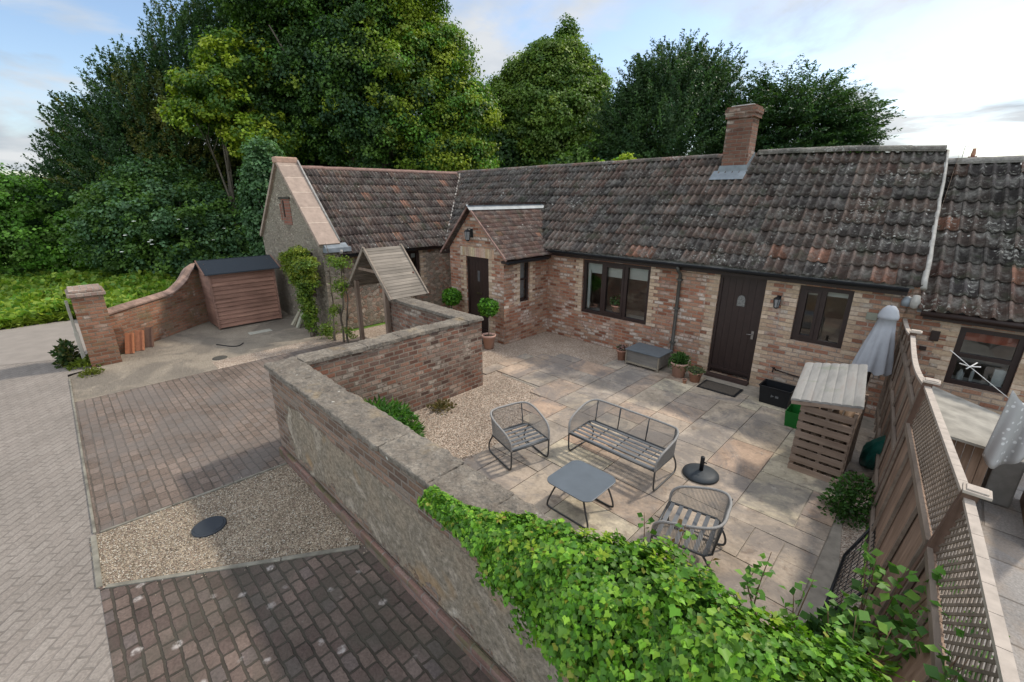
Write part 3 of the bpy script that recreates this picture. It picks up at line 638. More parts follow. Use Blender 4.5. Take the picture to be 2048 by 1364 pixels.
# gable with parapet coping: face at y=4.7
GX0, GX1, GM, GA = -15.6, -11.28, -13.4, 4.36; GE = 2.3
mb = MB()
mb.prism([(GX0, 4.7, 0), (GX1, 4.7, 0), (GX1, 4.7, GE), (GM, 4.7, GA), (GX0, 4.7, GE)], (0, .42, 0)); mb.build('gable_wall', mt_rubble, house, fl=True)
mt_cop2 = m_plain('brown_coping_slab', (1, 1, 1), .9, var=.2, nsc=8, bump=.5, attr=True)
for sx, xe in ((1, GX1), (-1, GX0)):
    mb = MB(); a = Vector((xe, 0, GE)); b = Vector((GM, 0, GA)); d = (b - a); L = d.length; d.normalize(); nn = Vector((d.z, 0, -d.x)) * (1 if sx > 0 else -1)
    if nn.z < 0: nn = -nn
    cut = [0, .24, .42, .6, .78, .93, 1.0]
    for i in range(len(cut) - 1):
        p = a + d * (L * cut[i] + .004); q = a + d * (L * cut[i + 1] - .008); c = (.33, .25, .20); kk = random.uniform(.88, 1.08)
        P = [(r.x + nn.x * h, y, r.z + nn.z * h) for y in (4.63, 5.17) for r, h in ((p, -.01), (q, -.01), (q, .075), (p, .075))]
        mb.add(P, [(0, 1, 2, 3), (7, 6, 5, 4), (0, 4, 5, 1), (1, 5, 6, 2), (2, 6, 7, 3), (3, 7, 4, 0)], col=tuple(v_ * kk for v_ in c))
        if i: P = [(r.x + nn.x * h, y, r.z + nn.z * h) for y in (4.64, 5.16) for r, h in ((p - d * .012, -.01), (p, -.01), (p, .079), (p - d * .012, .079))]; mb.add(P, [(0, 1, 2, 3), (7, 6, 5, 4), (0, 4, 5, 1), (1, 5, 6, 2), (2, 6, 7, 3), (3, 7, 4, 0)], col=(.62, .50, .40))
    mb.build('gable_coping', mt_cop2, house, fl=True)
mb = MB(); mb.box(GM - .14, GM + .13, 4.61, 5.19, GA - .03, GA + .13, col=(.42, .27, .2)); mb.build('apex_stone', mt_cop2, house, bevel=.03)
mb = MB(); mb.box(GX1 - .25, GX1 + .16, 4.72, 5.4, 2.14, 2.26); mb.prism([(GX1 - .02, 4.74, 2.26), (GX1 + .16, 4.74, 2.26), (GX1 - .02, 4.74, 2.36)], (0, .6, 0)); mb.build('kneeler', mt_lead, house, bevel=.01, fl=True)
mb = MB(); mb.tube([(GX1 - .0, 5.19, GE + .1), (GM + .1, 5.19, GA + .06)], .028, 5); mb.tube([(WX + .13, 5.12, 2.1), (WX + .13, 5.12, 2.2)], .05); mb.build('mortar_fillet', mt_mortar, house)
mb = MB(); mb.box(-13.55, -12.95, 4.688, 4.75, 2.75, 3.42); mb.box(-13.72, -13.62, 4.69, 4.75, 2.85, 3.3); mb.build('blocked_loft_opening', m_brick('red_infill', [(.26, .10, .07), (.33, .14, .10), (.22, .11, .08)], (.25, .19, .15), grime=.4), house)
mb = MB(); mb.box(-13.42, -13.36, 4.67, 4.70, 2.95, 3.38); mb.box(-13.7, -12.9, 4.67, 4.72, 3.42, 3.47); mb.build('loft_slit', mt_dark, house)
mb = MB(); mb.box(-13.0, -11.9, 4.672, 4.74, 2.02, 2.10); mb.build('gable_window_lintel', mt_dark, house)
mb = MB(); mb.box(-13.05, -12.85, 4.69, 4.74, .2, 1.9); mb.build('brick_jamb', mt_brick, house)
mb = MB(); mb.box(-12.8, -12.0, 4.69, 4.73, .9, 2.0); mb.build('gable_window', mt_dark, house)

# porch roof: small plain tiles
kp = (PA - PE) / (PX1 - PXm); pal_p = [(.075, .052, .048), (.085, .058, .052), (.07, .052, .05), (.10, .07, .06), (.085, .065, .06)]
psl = math.hypot(PX1 + .2 - PXm, (PX1 + .2 - PXm) * kp)
zpe = PA + .03 - (PX1 + .2 - PXm) * kp
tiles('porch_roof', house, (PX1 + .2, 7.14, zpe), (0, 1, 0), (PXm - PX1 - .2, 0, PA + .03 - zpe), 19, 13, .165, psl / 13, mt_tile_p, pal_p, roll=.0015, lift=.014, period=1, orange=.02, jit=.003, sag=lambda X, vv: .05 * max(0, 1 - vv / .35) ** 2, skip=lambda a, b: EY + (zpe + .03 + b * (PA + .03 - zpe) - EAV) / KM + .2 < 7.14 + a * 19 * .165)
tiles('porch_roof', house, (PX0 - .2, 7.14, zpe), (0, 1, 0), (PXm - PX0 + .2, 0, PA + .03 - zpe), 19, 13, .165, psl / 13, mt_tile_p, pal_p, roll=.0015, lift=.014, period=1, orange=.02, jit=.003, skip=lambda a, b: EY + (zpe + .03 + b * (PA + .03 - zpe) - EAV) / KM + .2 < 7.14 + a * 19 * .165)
mb = MB(); yr = EY + (PA + .05 - EAV) / KM
mb.add([(PXm - .13, 7.1, PA - .04), (PXm, 7.1, PA + .085), (PXm + .13, 7.1, PA - .04), (PXm - .13, yr - .08, PA - .04), (PXm, yr + .02, PA + .085), (PXm + .13, yr - .08, PA - .04)], [(0, 1, 4, 3), (1, 2, 5, 4)]); mb.build('lead_ridge', mt_lead, house)
mb = MB()
for sx, xe in ((1, PX1 + .22), (-1, PX0 - .22)):
    mb.bar((xe, 7.15, zpe + .02), (PXm, 7.15, PA + .05), .03, .04)
mb.build('verge', mt_ridge, house, fl=True)
# chimney
mb = MB(); cx0, cx1, cy0, cy1 = -4.08, -3.56, 10.74, 11.12
mb.box(cx0, cx1, cy0, cy1, 3.8, 5.06); mb.box(cx0 - .035, cx1 + .035, cy0 - .035, cy1 + .035, 5.06, 5.14); mb.box(cx0 - .05, cx1 + .05, cy0 - .05, cy1 + .05, 5.14, 5.24); mb.box(cx0 - .03, cx1 + .03, cy0 - .03, cy1 + .03, 5.24, 5.28)
ch = mb.build('chimney', m_brick('chimney_brick', [(.15, .075, .055), (.24, .115, .08), (.29, .15, .105), (.20, .12, .09)], (.25, .19, .15), pale=.3, grime=.5), house)
mb = MB(); mb.box(cx0 + .03, cx1 - .03, cy0 + .03, cy1 - .03, 5.28, 5.315); c_ = mb.build('flaunching', mt_mortar, ch, fix=False, bevel=.02)
for v in c_.data.vertices: v.co -= house.location
mb = MB(); zc = lambda y: EAV + (y - EY) * KM
mb.prism([(cx0 - .08, cy0 - .012, zc(cy0) - .02), (cx1 + .05, cy0 - .012, zc(cy0) - .02), (cx1 + .02, cy0 - .012, zc(cy0) + .2), (cx0 - .02, cy0 - .012, zc(cy0) + .2)], (0, -.02, 0))
mb.add([(cx0 - .14, cy0 - .24, zc(cy0 - .22) + .09), (cx1 + .05, cy0 - .24, zc(cy0 - .22) + .09), (cx1 + .05, cy0 - .01, zc(cy0) + .10), (cx0 - .14, cy0 - .01, zc(cy0) + .10)], [(0, 1, 2, 3)])
mb.prism([(cx1 + .004, cy0, zc(cy0) + .05), (cx1 + .004, cy1, zc(cy1) + .02), (cx1 + .004, cy1, zc(cy1) + .16), (cx1 + .004, cy0, zc(cy0) + .2)], (.015, 0, 0))
c_ = mb.build('lead_flashing', mt_lead, ch, fix=False, fl=True)
for v in c_.data.vertices: v.co -= house.location
# eaves: fascia + gutters + downpipe
mb = MB(); mb.box(-7.35, -.36, YF - .13, YF - .002, EAV - .17, EAV - .03); mb.build('fascia', mt_dark, house)
def gutter(a, b, r=.055):
    a = Vector(a); b = Vector(b); d = (b - a).normalized(); sd = d.cross(Vector((0, 0, 1))).normalized(); mb = MB(); P = []
    for p in (a, b):
        for rr in (r, r - .006):
            for m_ in range(7):
                an = PI + PI * m_ / 6; P.append(p + sd * math.cos(an) * rr + Vector((0, 0, math.sin(an) * rr)))
    mb.add(P, [(m_, m_ + 1, 15 + m_, 14 + m_) for m_ in range(6)] + [(7 + m_, 21 + m_, 22 + m_, 8 + m_) for m_ in range(6)], smooth=True)
    return mb.build('gutter', mt_black, house)
gutter((-7.15, EY - .03, EAV - .04), (-.35, EY - .03, EAV - .045)); gutter((WX + .12, 5.15, WZ - .08), (WX + .12, 7.35, WZ - .08)); gutter((PX1 + .22, 7.2, zpe - .02), (PX1 + .22, 8.62, zpe - .02))
mb = MB(); mb.box(WX - .14, WX + .02, 5.15, 8.7, WZ - .16, WZ - .06); mb.build('fascia', mt_dark, house); mb = MB(); mb.box(PX1, PX1 + .17, 7.2, 8.8, zpe - .06, zpe + .0); mb.build('fascia', mt_dark, house)
mb = MB(); mb.tube([(-3.88, EY - .02, EAV - .09), (-3.88, EY + .02, EAV - .18), (-3.88, YF - .05, EAV - .28), (-3.88, YF - .05, .08), (-3.85, YF - .12, .04)], .034, 10)
for z in (.5, 1.25, 1.85): mb.box(-3.93, -3.83, YF - .09, YF - .001, z, z + .035)
mb.build('downpipe', m_plain('grey_brown_pipe', (.07, .065, .055), .6, var=.3), house)
mb = MB(); mb.box(-.52, -.34, YF - .03, YF + .02, 0, EAV - .1); mb.build('corner_pier', mt_brick, house)

# ---- neighbour
nb = thing('neighbouring_cottage', 'lower brick cottage with dark lichened tile roof beyond the boundary fence, right edge', 'house', (1, 8.9, 0))
NE = 1.93; NR = 4.03
mb = MB(); wall_face(mb, (-.33, YF + .004, 0), (1, 0, 0), (0, .3, 0), 4.4, NE + .1, [(.31 + .33, .97 + .33, .84, 1.71)]); mb.box(4.0, 4.3, 9.2, 13.7, 0, 2); mb.build('wall', mt_brick_b, nb)
mb = MB(); mb.box(-.15, 3.9, 11, 11.1, 0, 2.2); mb.box(-.15, 3.9, 9.2, 11, 0, .05); mb.build('interior', m_plain('dim_kitchen', (.2, .2, .17), .9), nb)
def shr2(uu, vv): return -.25 * vv / SL
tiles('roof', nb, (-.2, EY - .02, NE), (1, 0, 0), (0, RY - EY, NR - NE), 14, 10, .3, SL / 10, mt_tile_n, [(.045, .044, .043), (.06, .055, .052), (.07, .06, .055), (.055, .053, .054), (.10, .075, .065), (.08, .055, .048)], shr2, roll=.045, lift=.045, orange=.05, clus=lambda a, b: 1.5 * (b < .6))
mb = MB(); mb.add([(-.2, EY, NE - .05), (4.1, EY, NE - .05), (4.0, RY, NR - .05), (-.45, RY, NR - .05), (4.0, 13.9, NE), (-.3, 13.9, NE)], [(0, 1, 2, 3), (3, 2, 4, 5)]); mb.build('rear_slope', mt_mortar, nb)
o = ridge('ridge', [(-.42, RY - .02, NR + .01), (3.9, RY - .02, NR - .03)], .10, mt_ridge_l, nb); recol(o, [(.22, .20, .18), (.18, .165, .15), (.26, .24, .21)])
mb = MB(); pv = [(-.195 - .25 * t + random.uniform(-.006, .006), EY - .06 + (RY - EY) * t, EAV + (NR - NE) * t - .02 - .08 * t) for t in np.linspace(0, 1, 16)]
mb.tube(pv, [.038 - .020 * t for t in np.linspace(0, 1, 16)], 6); mb.lathe([(.001, -.11), (.05, -.09), (.06, 0), (.04, .09), (.001, .1)], (-.245, EY - .03, NE + .10), 8); mb.build('verge_mortar', mt_mortar, nb)
mb = MB(); mb.lathe([(.001, -.06), (.07, -.05), (.075, .02), (.05, .08), (.001, .1)], (-.33, EY + .03, NE + .06), 8); mb.build('lead_saddle', mt_lead, nb)
mb = MB(); mb.box(-.12, 4, YF - .15, YF - .002, NE - .15, NE - .04); mb.tube([(-.15, EY - .03, NE - .05), (4, EY - .03, NE - .05)], .05, 8); mb.build('fascia', mt_dark, nb)
wn_ = window(nb, (.31, YF + .004, .84), (1, 0, 0), (0, -1, 0), .66, .87, (), transom=.52, blind=.001, fr=.07)
mb = MB(); mb.box(.38, .95, 9.06, 9.07, 1.50, 1.66); b_ = mb.build('blind', m_plain('orange_blind', (.42, .10, .05), .8), nb)
for side, xx in ((-1, .31), (1, .97)): quoins('quoin', nb, (xx, YF + .004, 0), (1, 0, 0), (0, -1, 0), .8, 1.75, side)
mt_wb = m_plain('white_bottle', (.6, .6, .58), .4)
for (xa, xb, zt_, nm_, lb_) in ((.42, .50, 1.06, 'bottle', 'squat white bottle inside the neighbour window, far left'), (.56, .60, 1.10, 'bottle', 'slim white bottle inside the neighbour window'), (.78, .90, 1.16, 'packet', 'large pale packet inside the neighbour window, right side')):
    mb = MB(); cxx = (xa + xb) / 2; r_ = (xb - xa) / 2
    if nm_ == 'bottle': mb.lathe([(r_, .905), (r_, zt_ - .05), (r_ * .4, zt_ - .02), (r_ * .4, zt_), (.001, zt_)], (cxx, 9.03, 0), 12)
    else: mb.box(xa, xb, 9.0, 9.08, .905, zt_)
    tag(mb.build(nm_, mt_wb, bevel=.004), lb_, nm_)
mb = MB(); mb.box(.33, .95, 8.985, 9.2, .87, .90); mb.build('window_board', mt_wb, nb)
far = thing('distant_house', 'distant red brick chimney and roof just above the neighbouring ridge', 'house', (-.35, 32, 0))
mb = MB(); mb.box(-.52, -.2, 31.8, 32.1, 3.5, 5.30); mb.box(-.56, -.16, 31.76, 32.14, 5.12, 5.22); mb.build('chimney', m_brick('far_brick', [(.22, .09, .07), (.28, .12, .09)], (.25, .18, .15)), far)
mb = MB(); mb.lathe([(.07, 5.3), (.09, 5.4), (.06, 5.62), (.07, 5.66)], (-.36, 31.95, 0), 8); mb.build('chimney_pot', mt_terra, far)
mb = MB(); mb.tube([(-.72, 32, 3.5), (-.72, 32, 5.78)], .012, 4); mb.tube([(-.72, 32, 5.75), (.0, 32, 5.80)], .01, 4); mb.build('aerial', mt_dark, far)
mb = MB(); mb.prism([(-2.2, 30, 0), (4, 30, 0), (4, 30, 3), (3, 30, 4.4), (-1.2, 30, 4.4), (-2.2, 30, 3)], (0, 6, 0)); mb.build('roof', mt_ridge, far, fl=True)

# ================================================================== GARDEN WALLS
def coping(mb, pts, w0, z, h=.07, seg=.55, ov=.0):
    for a, b in zip(pts[:-1], pts[1:]):
        a = Vector(a); b = Vector(b); d = b - a; L = d.length; d.normalize(); s_ = 0
        while s_ < L - .01:
            l = min(random.uniform(.55, 1.0), L - s_)
            if L - s_ - l < .2: l = L - s_
            p = a + d * (s_ + .0015); q = a + d * (s_ + l - .0015); j = random.uniform(-.006, .006); ww = w0 + random.uniform(-.01, .012)
            mb.bar((p.x, p.y, z + h / 2 + j), (q.x, q.y, z + h / 2 + j + random.uniform(-.004, .004)), ww, h); s_ += l
gw = thing('courtyard_wall', 'old zigzag brick and rendered courtyard wall with lichened stone coping between drive and patio', 'garden wall', (-6.1, 1.8, 0))
WT = 1.30
mb = MB(); mb.box(-6.22, .42, 1.66, 1.98, -.02, WT, mi=0)
o = mb.build('rendered_wall', [mt_render], gw)
mb = MB(); mb.box(-6.2, .40, 1.60, 1.66, -.02, .14); mb.build('plinth', m_brick('plinth_brick', [(.18, .11, .09), (.25, .15, .12), (.28, .19, .16)], (.25, .2, .17), grime=.5, moss=.5), gw, bevel=.02)
mb = MB(); mb.box(-6.27, -5.97, 1.98, 4.99, -.02, WT); mb.box(-8.75, -5.97, 4.99, 5.27, -.02, WT); mb.build('brick_wall', mt_gwall, gw)
mb = MB(); coping(mb, [(-6.27, 1.83, 0), (.45, 1.83, 0)], .40, WT + .001); o = mb.build('coping', mt_coping, gw, bevel=.014)
def roughen(o, lev, st, size):
    m_ = o.modifiers.new('sub', 'SUBSURF'); m_.subdivision_type = 'SIMPLE'; m_.levels = lev; m_.render_levels = lev
    tx = bpy.data.textures.new('rough', 'CLOUDS'); tx.noise_scale = size; tx.noise_depth = 3; d_ = o.modifiers.new('worn', 'DISPLACE'); d_.texture = tx; d_.strength = st; d_.mid_level = .5; d_.texture_coords = 'GLOBAL'
roughen(o, 4, .05, .09)
mb = MB(); coping(mb, [(-6.12, 2.04, 0), (-6.12, 4.93, 0)], .34, WT + .001); coping(mb, [(-5.93, 5.11, 0), (-8.8, 5.11, 0)], .36, WT + .001); roughen(mb.build('coping', mt_coping, gw, bevel=.012), 4, .03, .08)
# driveway side: gate pillar, curved wall
pil = thing('gate_pillar', 'square brick gate pillar with weathered cap at the lane edge', 'pillar', (-13, .3, 0))
def pf(p): # slight taper to match a hand-built pier
    return p
mb = MB(); mb.box(-13.35, -12.62, .02, .52, -.02, 1.52); mb.build('shaft', mt_pillar, pil)
mb = MB(); mb.box(-13.41, -12.58, -.03, .57, 1.52, 1.60); mb.box(-13.36, -12.62, .01, .53, 1.60, 1.66); mb.build('cap', m_brick('cap_brick', [(.3, .2, .16), (.38, .28, .22), (.28, .17, .13)], (.36, .3, .25), pale=.5, bw=.11, bh=.1), pil, bevel=.015)
gp = MB(); gp.bar((-12.98, -.06, -.02), (-12.98, -.06, .75), .07, .07, up=(1, 0, 0)); gp.bar((-13.0, -.06, .74), (-13.0, -.06, 1.42), .05, .05, up=(1, 0, 0)); 
tag(gp.build('gate_post', m_wood('pale_post', (.36, .34, .28), (.48, .45, .38), 2), bevel=.006), 'pale timber post fixed to the lane side of the brick pillar', 'post')
cw = thing('curved_wall', 'low brick boundary wall with coping sweeping up towards the shed', 'garden wall', (-14, 1.6, 0))
cp = spline([(-13.3, .45, .93), (-13.75, 1.05, .98), (-14.25, 1.68, 1.02), (-14.55, 2.0, 1.06), (-14.85, 2.35, 1.27), (-15.08, 2.66, 1.58), (-15.4, 3.2, 1.50), (-16.0, 4.5, 1.35)], 5)
mb = MB(); mc = MB(); run = 0
for a, b in zip(cp[:-1], cp[1:]):
    d = Vector((b.x - a.x, b.y - a.y, 0)).normalized(); s_ = Vector((-d.y, d.x, 0)); t_ = .24
    P = [(a.x, a.y, -.02), (b.x, b.y, -.02), (b.x, b.y, b.z), (a.x, a.y, a.z)]; Q = [(p[0] + s_.x * t_, p[1] + s_.y * t_, p[2]) for p in P]; l = (b - a).length
    uv = [(run, P[0][2]), (run + l, P[1][2]), (run + l, P[2][2]), (run, P[3][2])]
    mb.add(P + Q, [(0, 1, 2, 3), (7, 6, 5, 4), (3, 2, 6, 7), (0, 3, 7, 4), (1, 5, 6, 2)], uv=uv + uv); run += l
    o1 = -s_ * .03; o2 = s_ * (t_ + .03); mid = s_ * (t_ / 2); h = .07
    A = [a + o1, a + o2, a + o2 + Vector((0, 0, h * .5)), a + mid + Vector((0, 0, h * 1.6)), a + o1 + Vector((0, 0, h * .5))]; B = [p - a + b for p in A]
    mc.add(A + B, [(i, (i + 1) % 5, 5 + (i + 1) % 5, 5 + i) for i in range(5)] + [(4, 3, 2, 1, 0), (5, 6, 7, 8, 9)], col=(random.uniform(.7, 1.1),) * 3)
mb.build('wall', mt_pillar, cw); mc.build('coping', m_plain('brick_coping', (.27, .18, .14), .9, var=.35, nsc=9, bump=.6, attr=True), cw, fl=True)
mb = MB(); mb.box(-13.62, -13.38, .53, .72, -.02, .60); mb.build('buttress', mt_pillar, cw)

# shed
sh = thing('garden_shed', 'small brown weatherboarded shed with dark felt roof', 'shed', (-14.4, 3.5, 0))
mt_shed = m_wood('shed_board', (.20, .105, .075), (.34, .19, .135), 1, attr=True); mt_shed2 = m_wood('shed_board_side', (.18, .10, .075), (.28, .165, .12), 0, attr=True)
mb = MB(); nb_ = 13
for i in range(nb_):
    z0 = .05 + i * 1.48 / nb_; z1 = z0 + 1.48 / nb_ + .012; k_ = random.uniform(.85, 1.12)
    mb.add([(-13.875, 2.72, z0), (-13.875, 4.3, z0), (-13.908, 4.3, z1), (-13.908, 2.72, z1), (-13.93, 2.72, z0), (-13.93, 4.3, z0)], [(0, 1, 2, 3), (4, 5, 1, 0)], col=(k_,) * 3)
mb.build('front_boards', mt_shed, sh)
mb = MB()
for i in range(nb_ + 2):
    z0 = .05 + i * 1.48 / nb_; z1 = z0 + 1.48 / nb_ + .01; k_ = random.uniform(.85, 1.1)
    xa = -13.9 if z0 < 1.5 else -13.9 - (z0 - 1.5) * 2.2
    if xa < -15: break
    for yy, s_ in ((2.72, -1), (4.3, 1)):
        mb.add([(xa, yy + s_ * .015, z0), (-15.0, yy + s_ * .015, z0), (-15.0, yy, z1), (xa, yy, z1)], [(0, 1, 2, 3)] if s_ < 0 else [(3, 2, 1, 0)], col=(k_,) * 3)
mb.box(-15, -14.98, 2.73, 4.29, .05, 1.5); mb.build('side_boards', mt_shed2, sh)
for ya, yb in ((2.69, 2.735), (4.285, 4.33)):
    mb = MB(); mb.box(-13.92, -13.86, ya, yb, .03, 1.5); mb.build('corner_trim', mt_shed2, sh)
mb = MB(); mb.add([(-13.76, 2.6, 1.545), (-13.76, 4.45, 1.545), (-14.45, 4.45, 1.835), (-14.45, 2.6, 1.835), (-15.15, 4.45, 1.5), (-15.15, 2.6, 1.5), (-13.76, 2.6, 1.515), (-13.76, 4.45, 1.515), (-14.45, 4.45, 1.8), (-14.45, 2.6, 1.8), (-15.15, 4.45, 1.47), (-15.15, 2.6, 1.47)], [(0, 1, 2, 3), (3, 2, 4, 5), (6, 7, 1, 0), (0, 3, 9, 6), (3, 5, 11, 9), (1, 7, 8, 2), (2, 8, 10, 4)])
mb.box(-14.46, -14.44, 2.6, 4.45, 1.83, 1.845); mb.build('felt_roof', m_plain('roofing_felt', (.035, .042, .05), .85, var=.15, nsc=40, bump=.3), sh)
for ya in (2.585, 4.465):
    mb = MB(); mb.bar((-13.75, ya, 1.53), (-14.46, ya, 1.825), .02, .07); mb.build('bargeboard', mt_shed2, sh, fl=True)

# arch (lychgate style) with slatted roof
ar = thing('garden_arch', 'timber garden arch with steep slatted roof and lattice side beside the cottage', 'arch', (-9.35, 5.2, 0))
mt_aw = m_wood('weathered_timber', (.165, .14, .115), (.28, .24, .20), 1, attr=True); mt_aw2 = m_wood('weathered_post', (.16, .11, .08), (.27, .2, .15), 2)
axm, azr, aze, ahw = -9.37, 2.36, 1.36, .98
for sx, rz_ in ((1, 0), (-1, 0)):
    mb = MB(); n = 17
    for i in range(n):
        t0, t1 = i / n, (i + 1) / n - .003
        for t, u_ in ((t0, t1),):
            P = [];
            for y in (4.86, 5.76):
                for tt, h in ((t, .0), (u_, .012), (u_, .032), (t, .028)):
                    P.append((axm + sx * ahw * tt + sx * h * .7, y, azr - (azr - aze) * tt + h * .7))
            k_ = random.uniform(.75, 1.15); mb.add(P, [(0, 1, 2, 3), (7, 6, 5, 4), (0, 4, 5, 1), (1, 5, 6, 2), (2, 6, 7, 3), (3, 7, 4, 0)], col=(k_, k_, k_ * .98))
    for y in (4.82, 5.78):
        mb.bar((axm, y, azr + .04), (axm + sx * (ahw + .02), y, aze + .01), .035, .07, col=(1.05, 1, .95))
    mb.build('slatted_roof', mt_aw, ar, fl=True)
for i, (px, py) in enumerate(((-10.03, 4.9), (-8.72, 4.9), (-10.03, 5.72), (-8.72, 5.72))):
    mb = MB(); mb.box(px - .045, px + .045, py - .045, py + .045, 0, 1.58); mb.build('post', mt_aw2, ar, bevel=.004)
mb = MB(); mb.bar((-10.05, 4.9, 1.93), (-8.7, 4.9, 1.93), .03, .05) if False else None
mb.bar((-9.78, 4.88, 1.9), (-8.98, 4.88, 1.9), .03, .06); mb.build('tie_beam', mt_aw2, ar, fl=True); mb = MB(); mb.bar((-9.78, 5.74, 1.9), (-8.98, 5.74, 1.9), .03, .06); mb.build('tie_beam', mt_aw2, ar, fl=True)
def lattice(mb, o, u, v, W, H, st=.07, wd=.018, th=.006, col=(1, 1, 1)):
    o = Vector(o); u = Vector(u).normalized(); v = Vector(v).normalized(); n = u.cross(v)
    for s_ in (1, -1):
        k_ = -H if s_ > 0 else 0
        a = k_
        while a < W + (0 if s_ > 0 else H):
            # line: x = a + s*t for t in [0,H]
            t0 = max(0, (-a if s_ > 0 else a - W)); t1 = min(H, (W - a if s_ > 0 else a))
            if t1 > t0 + .01:
                p = o + u * (a + s_ * t0) + v * t0 + n * th * (.5 * s_); q = o + u * (a + s_ * t1) + v * t1 + n * th * (.5 * s_)
                mb.bar(p, q, wd, th, up=n, col=col)
            a += st * 1.414
mb = MB(); lattice(mb, (-10.0, 5.70, .1), (1, 0, 0), (0, 0, 1), 1.25, 1.42, .06, .022); mb.build('lattice', m_wood('lattice_timber', (.25, .18, .12), (.36, .27, .19), 2), ar)
mb = MB(); mb.box(-9.98, -8.78, 5.68, 5.72, 1.53, 1.84); mb.build('rear_board', m_wood('red_brown_board', (.12, .06, .045), (.18, .09, .065), 0), ar)

# ================================================================== BOUNDARY FENCE
TOPZ = 1.74
tops = [(-.31, 8.86), (-.15, 7.85), (.10, 5.75), (.40, 3.65), (.58, 1.55), (.74, -.5)]
lean = [.0, .05, .12, .24, .27, .28]
def fpt(i, t, z, d=0):      # point on the fence plane between post i and i+1, d = out towards the patio
    a = Vector((*tops[i], 0)); b = Vector((*tops[i + 1], 0)); p = a.lerp(b, t); ln = lean[i] * (1 - t) + lean[i + 1] * t
    u = (b - a).normalized(); n = Vector((u.y, -u.x, 0)); n = n if n.x < 0 else -n
    return Vector((p.x - ln * (1 - z / TOPZ), p.y, z)) + n * d
mt_f = m_wood('fence_board', (.18, .115, .078), (.32, .22, .16), 2, attr=True); mt_fr = m_wood('fence_rail', (.17, .13, .10), (.28, .22, .17), 1)
mt_fd = m_wood('fence_post_brown', (.10, .06, .042), (.18, .11, .08), 2); mt_fp = m_plain('pale_capping', (.40, .34, .285), .8, var=.2, nsc=14, bump=.3)
fen = thing('boundary_fence', 'tall brown timber fence with pale capping and lattice tops running from the cottage', 'fence', (-.31, 8.86, 0))
FL = ['solid boarded fence panel touching the cottage wall', 'boarded fence panel behind the log store with a dipped top rail', 'lattice-topped fence panel, third one out from the cottage wall', 'lattice-topped fence panel nearest the ivy, running out of the picture']
for i in range(5):
    a = Vector((*tops[i], 0)); b = Vector((*tops[i + 1], 0)); L = (b - a).length; solid = i < 2
    if i == 4: continue
    pn = fen; sub = None
    def cz(t): return TOPZ - (.10 if i == 1 else (.04 if i == 0 else 0)) * math.sin(PI * t) - .03
    mb = MB(); n = int(L / .095); ztop = (lambda t: cz(t) - .03) if solid else (lambda t: 1.27)
    for k in range(n):
        t0 = .03 / L + k * (L - .06) / L / n; t1 = t0 + (L - .06) / L / n * 1.05; c = random.uniform(.78, 1.15); d0, d1 = .012, .004
        P = [fpt(i, t0, .06, d0), fpt(i, t1, .06, d1), fpt(i, t1, ztop(t1), d1), fpt(i, t0, ztop(t0), d0)]; Q = [fpt(i, t0, .06, -.006), fpt(i, t1, .06, -.012), fpt(i, t1, ztop(t1), -.012), fpt(i, t0, ztop(t0), -.006)]
        mb.add(P + Q, [(0, 1, 2, 3), (7, 6, 5, 4), (0, 3, 7, 4), (1, 5, 6, 2), (3, 2, 6, 7)], col=(c, c, c))
    panel = mb.build('fence_panel', mt_f, fen); panel['label'] = FL[i]
    def sp(m, name, mat, **k):
        o = m.build(name, mat, panel, fix=False, **k)
        for v in o.data.vertices: v.co -= fen.location
        return o
    mb = MB()
    for z in ((.3, .9, 1.45) if solid else (.25, 1.27)): mb.bar(fpt(i, .02, z, .028), fpt(i, .98, z, .028), .03, .065)
    nb2 = 4 if not solid else 3
    for k in range(nb2 + 1):
        t = .04 + .92 * k / nb2; mb.bar(fpt(i, t, .06, .03), fpt(i, t, 1.25 if not solid else cz(t) - .05, .03), .035, .022, up=(1, 0, 0))
    sp(mb, 'rail', mt_fr, fl=True)
    mb = MB()
    for k in range(10): mb.bar(fpt(i, k / 10 + .005, cz(k / 10), 0), fpt(i, (k + 1) / 10 + (.003 if k < 9 else -.01), cz((k + 1) / 10), 0), .05, .028)
    sp(mb, 'top_rail', mt_fp, fl=True)
    if not solid:
        o_ = fpt(i, .025, 1.30); e_ = fpt(i, .975, 1.30); up = (fpt(i, .5, 1.69) - fpt(i, .5, 1.30)); mb = MB()
        lattice(mb, o_, e_ - o_, up, (e_ - o_).length, up.length, .05, .016, .006); sp(mb, 'lattice', mt_fr)
PLB = ['slim fence post next to the cottage wall', 'fence post with pale cap behind the closed parasol', 'fence post with pale cap at the start of the lattice panels', 'brown fence post with a broad pale square cap, mid fence', 'fence post rising from the shrubs by the ivy']
for i in range(1, 5):
    mb = MB(); b0 = fpt(i, 0, 0, .0); t0 = fpt(i, 0, TOPZ + .02, .0)
    mb.bar(b0, t0, .075, .075, up=(1, 0, 0)); p = mb.build('fence_post', mt_fd, fen, fl=True)
    mb = MB(); c = t0; mb.box(c.x - .045, c.x + .085, c.y - .055, c.y + .055, c.z, c.z + .022); mb.box(c.x - .03, c.x + .07, c.y - .04, c.y + .04, c.z + .022, c.z + .032); cpo = mb.build('cap', mt_fp, p, fix=False, bevel=.004)
    for v in cpo.data.vertices: v.co -= fen.location

